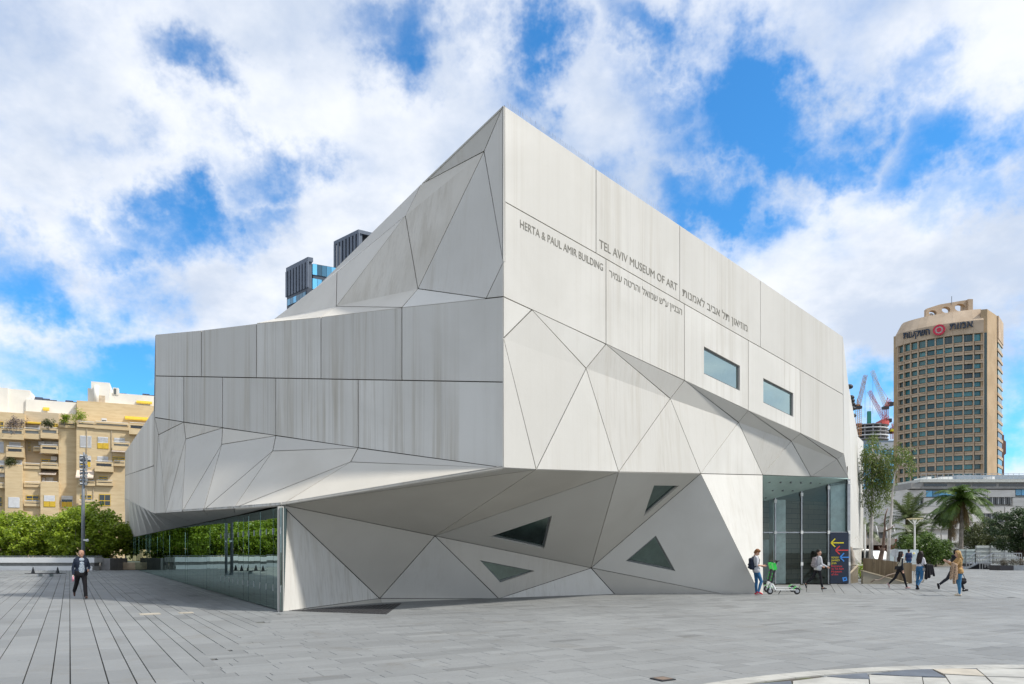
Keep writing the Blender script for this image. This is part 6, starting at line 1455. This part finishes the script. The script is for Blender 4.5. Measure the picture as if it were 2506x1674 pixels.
# 1 bald man walking on the left
def shirt_pattern():
    m, nt, bs = newmat('patterned_shirt'); v = nd(nt, 'ShaderNodeTexVoronoi'); v.inputs['Scale'].default_value = 34; nt.links.new(mapping(nt, (1, 1, 1), 'obj'), v.inputs['Vector']); c = mixc(nt, mrange(nt, v.outputs['Distance'], .25, .5), (.10, .17, .26), (.44, .50, .56)); nt.links.new(c, bs.inputs['Base Color']); bs.inputs['Roughness'].default_value = .85; return m
t, A = person('bald man in dark jacket and blue patterned shirt walking across the left plaza', GP(198, 1465.5), R(-48), 1.74, dict(lean=3, lthigh=20, lknee=6, rthigh=-28, rknee=24, rfoot=-6, larm=-6, lelbow=72, lin=.35, lout=16, rarm=-6, relbow=10, rout=14, hyaw=-32),
    dict(top='jacket', sleeve='jacket', bottom='trs', shoe='shoe', front='shirt', fat=1.16, hem=False, wide=True, leg=1.12), dict(jacket=NVY, trs=cloth('charcoal', (.016, .014, .016)), shirt=shirt_pattern(), shoe=cloth('brown_shoe', (.07, .03, .02), .4)))
Bd = Body(); 
b0 = A['r'] + Vector((0, -.01, -.02)); t = held('bottle', b0, 'pink and white bottle carried low by the bald man', 'bottle'); MB().tube([b0 + Vector((0, 0, .05)), b0 + Vector((0, 0, -.13))], [.026, .036], 12).build('bottle_body', cloth('pink_label', (.66, .30, .38), .4), t, True); MB().tube([b0 + Vector((0, 0, .05)), b0 + Vector((0, 0, .09))], [.026, .014], 10).build('cap', M_WHITE, t)
# 2 man leaning on the wall
t, A = person('man in grey t-shirt and jeans leaning on the pale wall looking at his phone', GP(1851, 1456.5), R(-4), 1.76, dict(lean=-5, lthigh=4, lknee=4, rthigh=22, rknee=40, rcross=-.15, larm=8, lelbow=82, lin=.25, rarm=8, relbow=84, rin=.25, hpitch=38, hyaw=-4),
    dict(top='top', sleeve='top', fore='skin', bottom='jeans', shoe='shoe', sole='sole', hair='short', hem=True), dict(top=GRY, jeans=JEANS, shoe=cloth('red_shoe', (.48, .03, .05), .7), sole=M_WHITE, hair=cloth('ginger', (.20, .09, .035), .8), skin=M_SKIN2))
backpack('dark navy backpack worn by the man leaning on the wall', A, NVY)
ph = (A['l'] + A['r']) / 2 + Vector((.02, 0, .04)); t = held('phone', ph, 'dark phone held by the man leaning on the wall', 'phone'); MB().obox(ph, (.065, 0, .03), (0, .036, 0), (-.002, 0, .005)).build('phone_body', M_BLACK, t)
# 3 man in hoodie
t, A = person('young man in light grey hoodie walking past the entrance glass', GP(2001, 1443), R(0), 1.73, dict(lean=5, lthigh=-26, lknee=22, lfoot=-18, rthigh=14, rknee=4, larm=2, lelbow=58, rarm=6, relbow=52, hyaw=-62),
    dict(top='top', bottom='trs', shoe='shoe', sole='sole', ankle='skin', hair='short', hem=True, leg=.88), dict(top=GRY, trs=BLK, shoe=cloth('black_canvas', (.02, .02, .025)), sole=M_WHITE, hair=cloth('black_hair', (.012, .009, .008), .6)))
backpack('grey backpack worn by the man in the hoodie', A, cloth('pack_grey', (.26, .24, .26)))
hd_ = [o for o in t.children if o.name.startswith('hair')]
# 4 woman in two-tone jacket
DHAIR = cloth('dark_hair', (.020, .011, .010), .5)
t, A = person('dark haired woman in cream jacket with black leather sleeves walking', GP(2203, 1441), R(0), 1.68, dict(lean=3, lthigh=-25, lknee=22, lfoot=-16, rthigh=20, rknee=6, larm=-4, lelbow=6, rarm=-10, relbow=14, hyaw=-12),
    dict(top='top', sleeve='slv', bottom='trs', shoe='shoe', sole='sole', hair='long', hairlen=.26, leg=.9, hem=False), dict(top=cloth('cream', (.58, .56, .48)), slv=cloth('leather', (.016, .019, .028), .35), trs=BLK, shoe=cloth('pink_shoe', (.52, .33, .32)), sole=M_WHITE, hair=DHAIR, skin=M_SKIN2), female=True)
c = A['tp'](-.17, -.14, .99); t = held('handbag', c, 'small black handbag at the hip of the woman in the two-tone jacket', 'handbag'); MB().obox(c, (.13, 0, .0), (0, .04, 0), (0.02, 0, .075)).build('bag_body', BLK, t); MB().tube([A['tp'](-.24, -.14, 1.05), A['tp'](-.10, -.13, 1.3), A['tp'](.0, -.10, 1.47)], .008, 6).tube([A['tp'](-.06, -.16, 1.05), A['tp'](.06, -.13, 1.3), A['tp'](.0, -.10, 1.47)], .008, 6).build('strap', BLK, t)
# 5 woman in white top and jeans
t, A = person('woman with long dark hair in white top and blue jeans walking away', GP(2252, 1443), R(28), 1.66, dict(lean=2, lthigh=-4, lknee=3, rthigh=-10, rknee=34, rfoot=-10, larm=8, lelbow=10, rarm=4, relbow=64, rout=14, hyaw=14),
    dict(top='top', bottom='jeans', shoe='shoe', hair='long', hairlen=.36, highwaist=True), dict(top=cloth('white_top', (.66, .64, .68)), jeans=JEANS, shoe=BLK, hair=DHAIR), female=True)
c = A['r']; el_ = A['tp'](.08, -.2, 1.1)
t = held('coat', c, 'black coat hanging over the arm of the woman in jeans', 'coat')
ORG[t] = Vector((0, 0, 0)); t.location = (0, 0, 0)
blob('coat_cloth', [(el_ + Vector((.0, -.02, .03)), el_ + Vector((.26, -.02, -.02)), .07, .06), (el_ + Vector((.02, -.03, 0)), el_ + Vector((.0, -.04, -.55)), .075, .06), (el_ + Vector((.10, -.03, 0)), el_ + Vector((.12, -.04, -.48)), .075, .07), (el_ + Vector((.24, -.03, 0)), el_ + Vector((.34, -.03, -.42)), .065, .05), (el_ + Vector((.18, -.03, 0)), el_ + Vector((.22, -.03, -.35)), .07, .06)], BLK, t)
c = A['tp'](.02, -.19, .93); t = held('handbag', c, 'small patterned shoulder bag of the woman in jeans', 'handbag'); MB().obox(c, (.09, 0, 0), (0, .04, 0), (0, 0, .06)).build('bag_body', plain('speckled', (.30, .28, .26), .8, 0, .5, 60), t); MB().tube([c + Vector((0, 0, .06)), A['tp'](-.13, -.03, 1.25), A['tp'](-.08, .08, 1.44)], .007, 6).build('strap', BLK, t)
# 6 man in black striding
t, A = person('bearded man in black hooded top striding behind the blonde woman', GP(2336, 1447.5), R(2), 1.80, dict(lean=6, lthigh=-34, lknee=20, lfoot=-22, rthigh=24, rknee=4, larm=20, lelbow=40, rarm=-6, relbow=8, hyaw=-4, hpitch=4),
    dict(top='top', bottom='trs', shoe='shoe', ankle='sock', hair='short', hem=True, hood=cloth('black_hood', (.022, .023, .028)), beard=cloth('beard', (.02, .014, .012), .8)), dict(top=cloth('black_top', (.022, .023, .028)), trs=cloth('black_jeans', (.02, .022, .028)), shoe=BLK, sock=M_WHITE, hair=cloth('black_hair', (.012, .009, .008), .6)))
c = A['r'] + Vector((.02, 0, -.26)); t = held('tote_bag', c, 'big black bag carried low by the man in black', 'bag'); ORG[t] = Vector((0, 0, 0)); t.location = (0, 0, 0)
blob('bag_body', [(c + Vector((-.16, 0, -.05)), c + Vector((.14, 0, -.09)), .09, .09), (c + Vector((-.18, 0, .02)), c + Vector((.16, 0, .0)), .06, .06), (c + Vector((-.1, 0, -.12)), c + Vector((.1, 0, -.13)), .09, .08)], BLK, t)
MB().tube([c + Vector((-.18, 0, .05)), c + Vector((-.09, 0, .2)), A['r'], c + Vector((.1, 0, .2)), c + Vector((.16, 0, .05))], .012, 6).build('handle', BLK, t)
# 7 blonde woman facing left
t, A = person('blonde woman in tan jacket and jeans raising her hands, facing the museum', GP(2347, 1458), R(172), 1.68, dict(lean=2, lthigh=4, lknee=4, rthigh=-3, rknee=3, larm=34, lelbow=84, lin=.25, rarm=40, relbow=82, rin=.25, hyaw=-8, hpitch=6),
    dict(top='top', bottom='jeans', shoe='shoe', hair='long', hairlen=.2, hem=True, leg=.92), dict(top=cloth('tan', (.42, .26, .11)), jeans=cloth('light_jeans', (.05, .18, .34), .85, .2, 9), shoe=cloth('beige_shoe', (.55, .47, .36)), hair=cloth('blonde', (.40, .25, .10), .6), skin=M_SKIN2), female=True)
def leopard():
    m, nt, bs = newmat('leopard_cloth'); v = nd(nt, 'ShaderNodeTexVoronoi'); v.inputs['Scale'].default_value = 26; nt.links.new(mapping(nt, (1, 1, 1)), v.inputs['Vector']); c = mixc(nt, mrange(nt, v.outputs['Distance'], .3, .42), (.03, .02, .016), (.38, .26, .17)); nt.links.new(c, bs.inputs['Base Color']); bs.inputs['Roughness'].default_value = .9; return m
e = (A['lelb'] + A['l']) / 2; t = held('scarf', e, 'leopard print shawl hanging from the arm of the blonde woman', 'scarf'); ORG[t] = Vector((0, 0, 0)); t.location = (0, 0, 0)
e0 = A['lelb'] + Vector((-.06, -.02, .02)); blob('shawl', [(e0, e0 + Vector((-.04, -.01, -.66)), .07, .055), (e0 + Vector((-.08, 0, .06)), e0 + Vector((-.16, 0, -.5)), .06, .05), (e0 + Vector((.03, 0, 0)), e0 + Vector((.05, 0, -.5)), .06, .05)], leopard(), t)
# 8, 9 far pedestrians
t, A = person('distant man in navy t-shirt standing before the pale hoarding', P3(2224, HY, 57) * Vector((1, 1, 0)), R(80), 1.78, dict(larm=8, rarm=8, lelbow=20, relbow=20), dict(top='top', fore='skin', bottom='jeans', shoe='shoe', hair='short', hem=True), dict(top=cloth('navy_tee', (.02, .035, .10)), jeans=JEANS, shoe=BLK, hair=cloth('black_hair', (.012, .009, .008), .6)), voxel=.016)
t, A = person('distant grey haired pedestrian in dark clothes carrying a pale bag', GP(2313.5, 1383.5), R(95), 1.70, dict(lthigh=10, rthigh=-10, rknee=10), dict(top='top', bottom='trs', shoe='shoe', hair='short', hem=True), dict(top=BLK, trs=BLK, shoe=BLK, hair=cloth('grey_hair', (.35, .34, .33))), voxel=.016)
c = A['r'] + Vector((.1, -.1, -.15)); t = held('shopping_bag', c, 'pale shopping bag carried by the distant pedestrian', 'bag'); ORG[t] = Vector((0, 0, 0)); t.location = (0, 0, 0)
blob('bag_body', [(c + Vector((-.1, 0, -.1)), c + Vector((.1, 0, -.1)), .1, .1), (c + Vector((-.08, 0, .06)), c + Vector((.08, 0, .06)), .06, .06)], cloth('pale_bag', (.45, .47, .55)), t, .02)
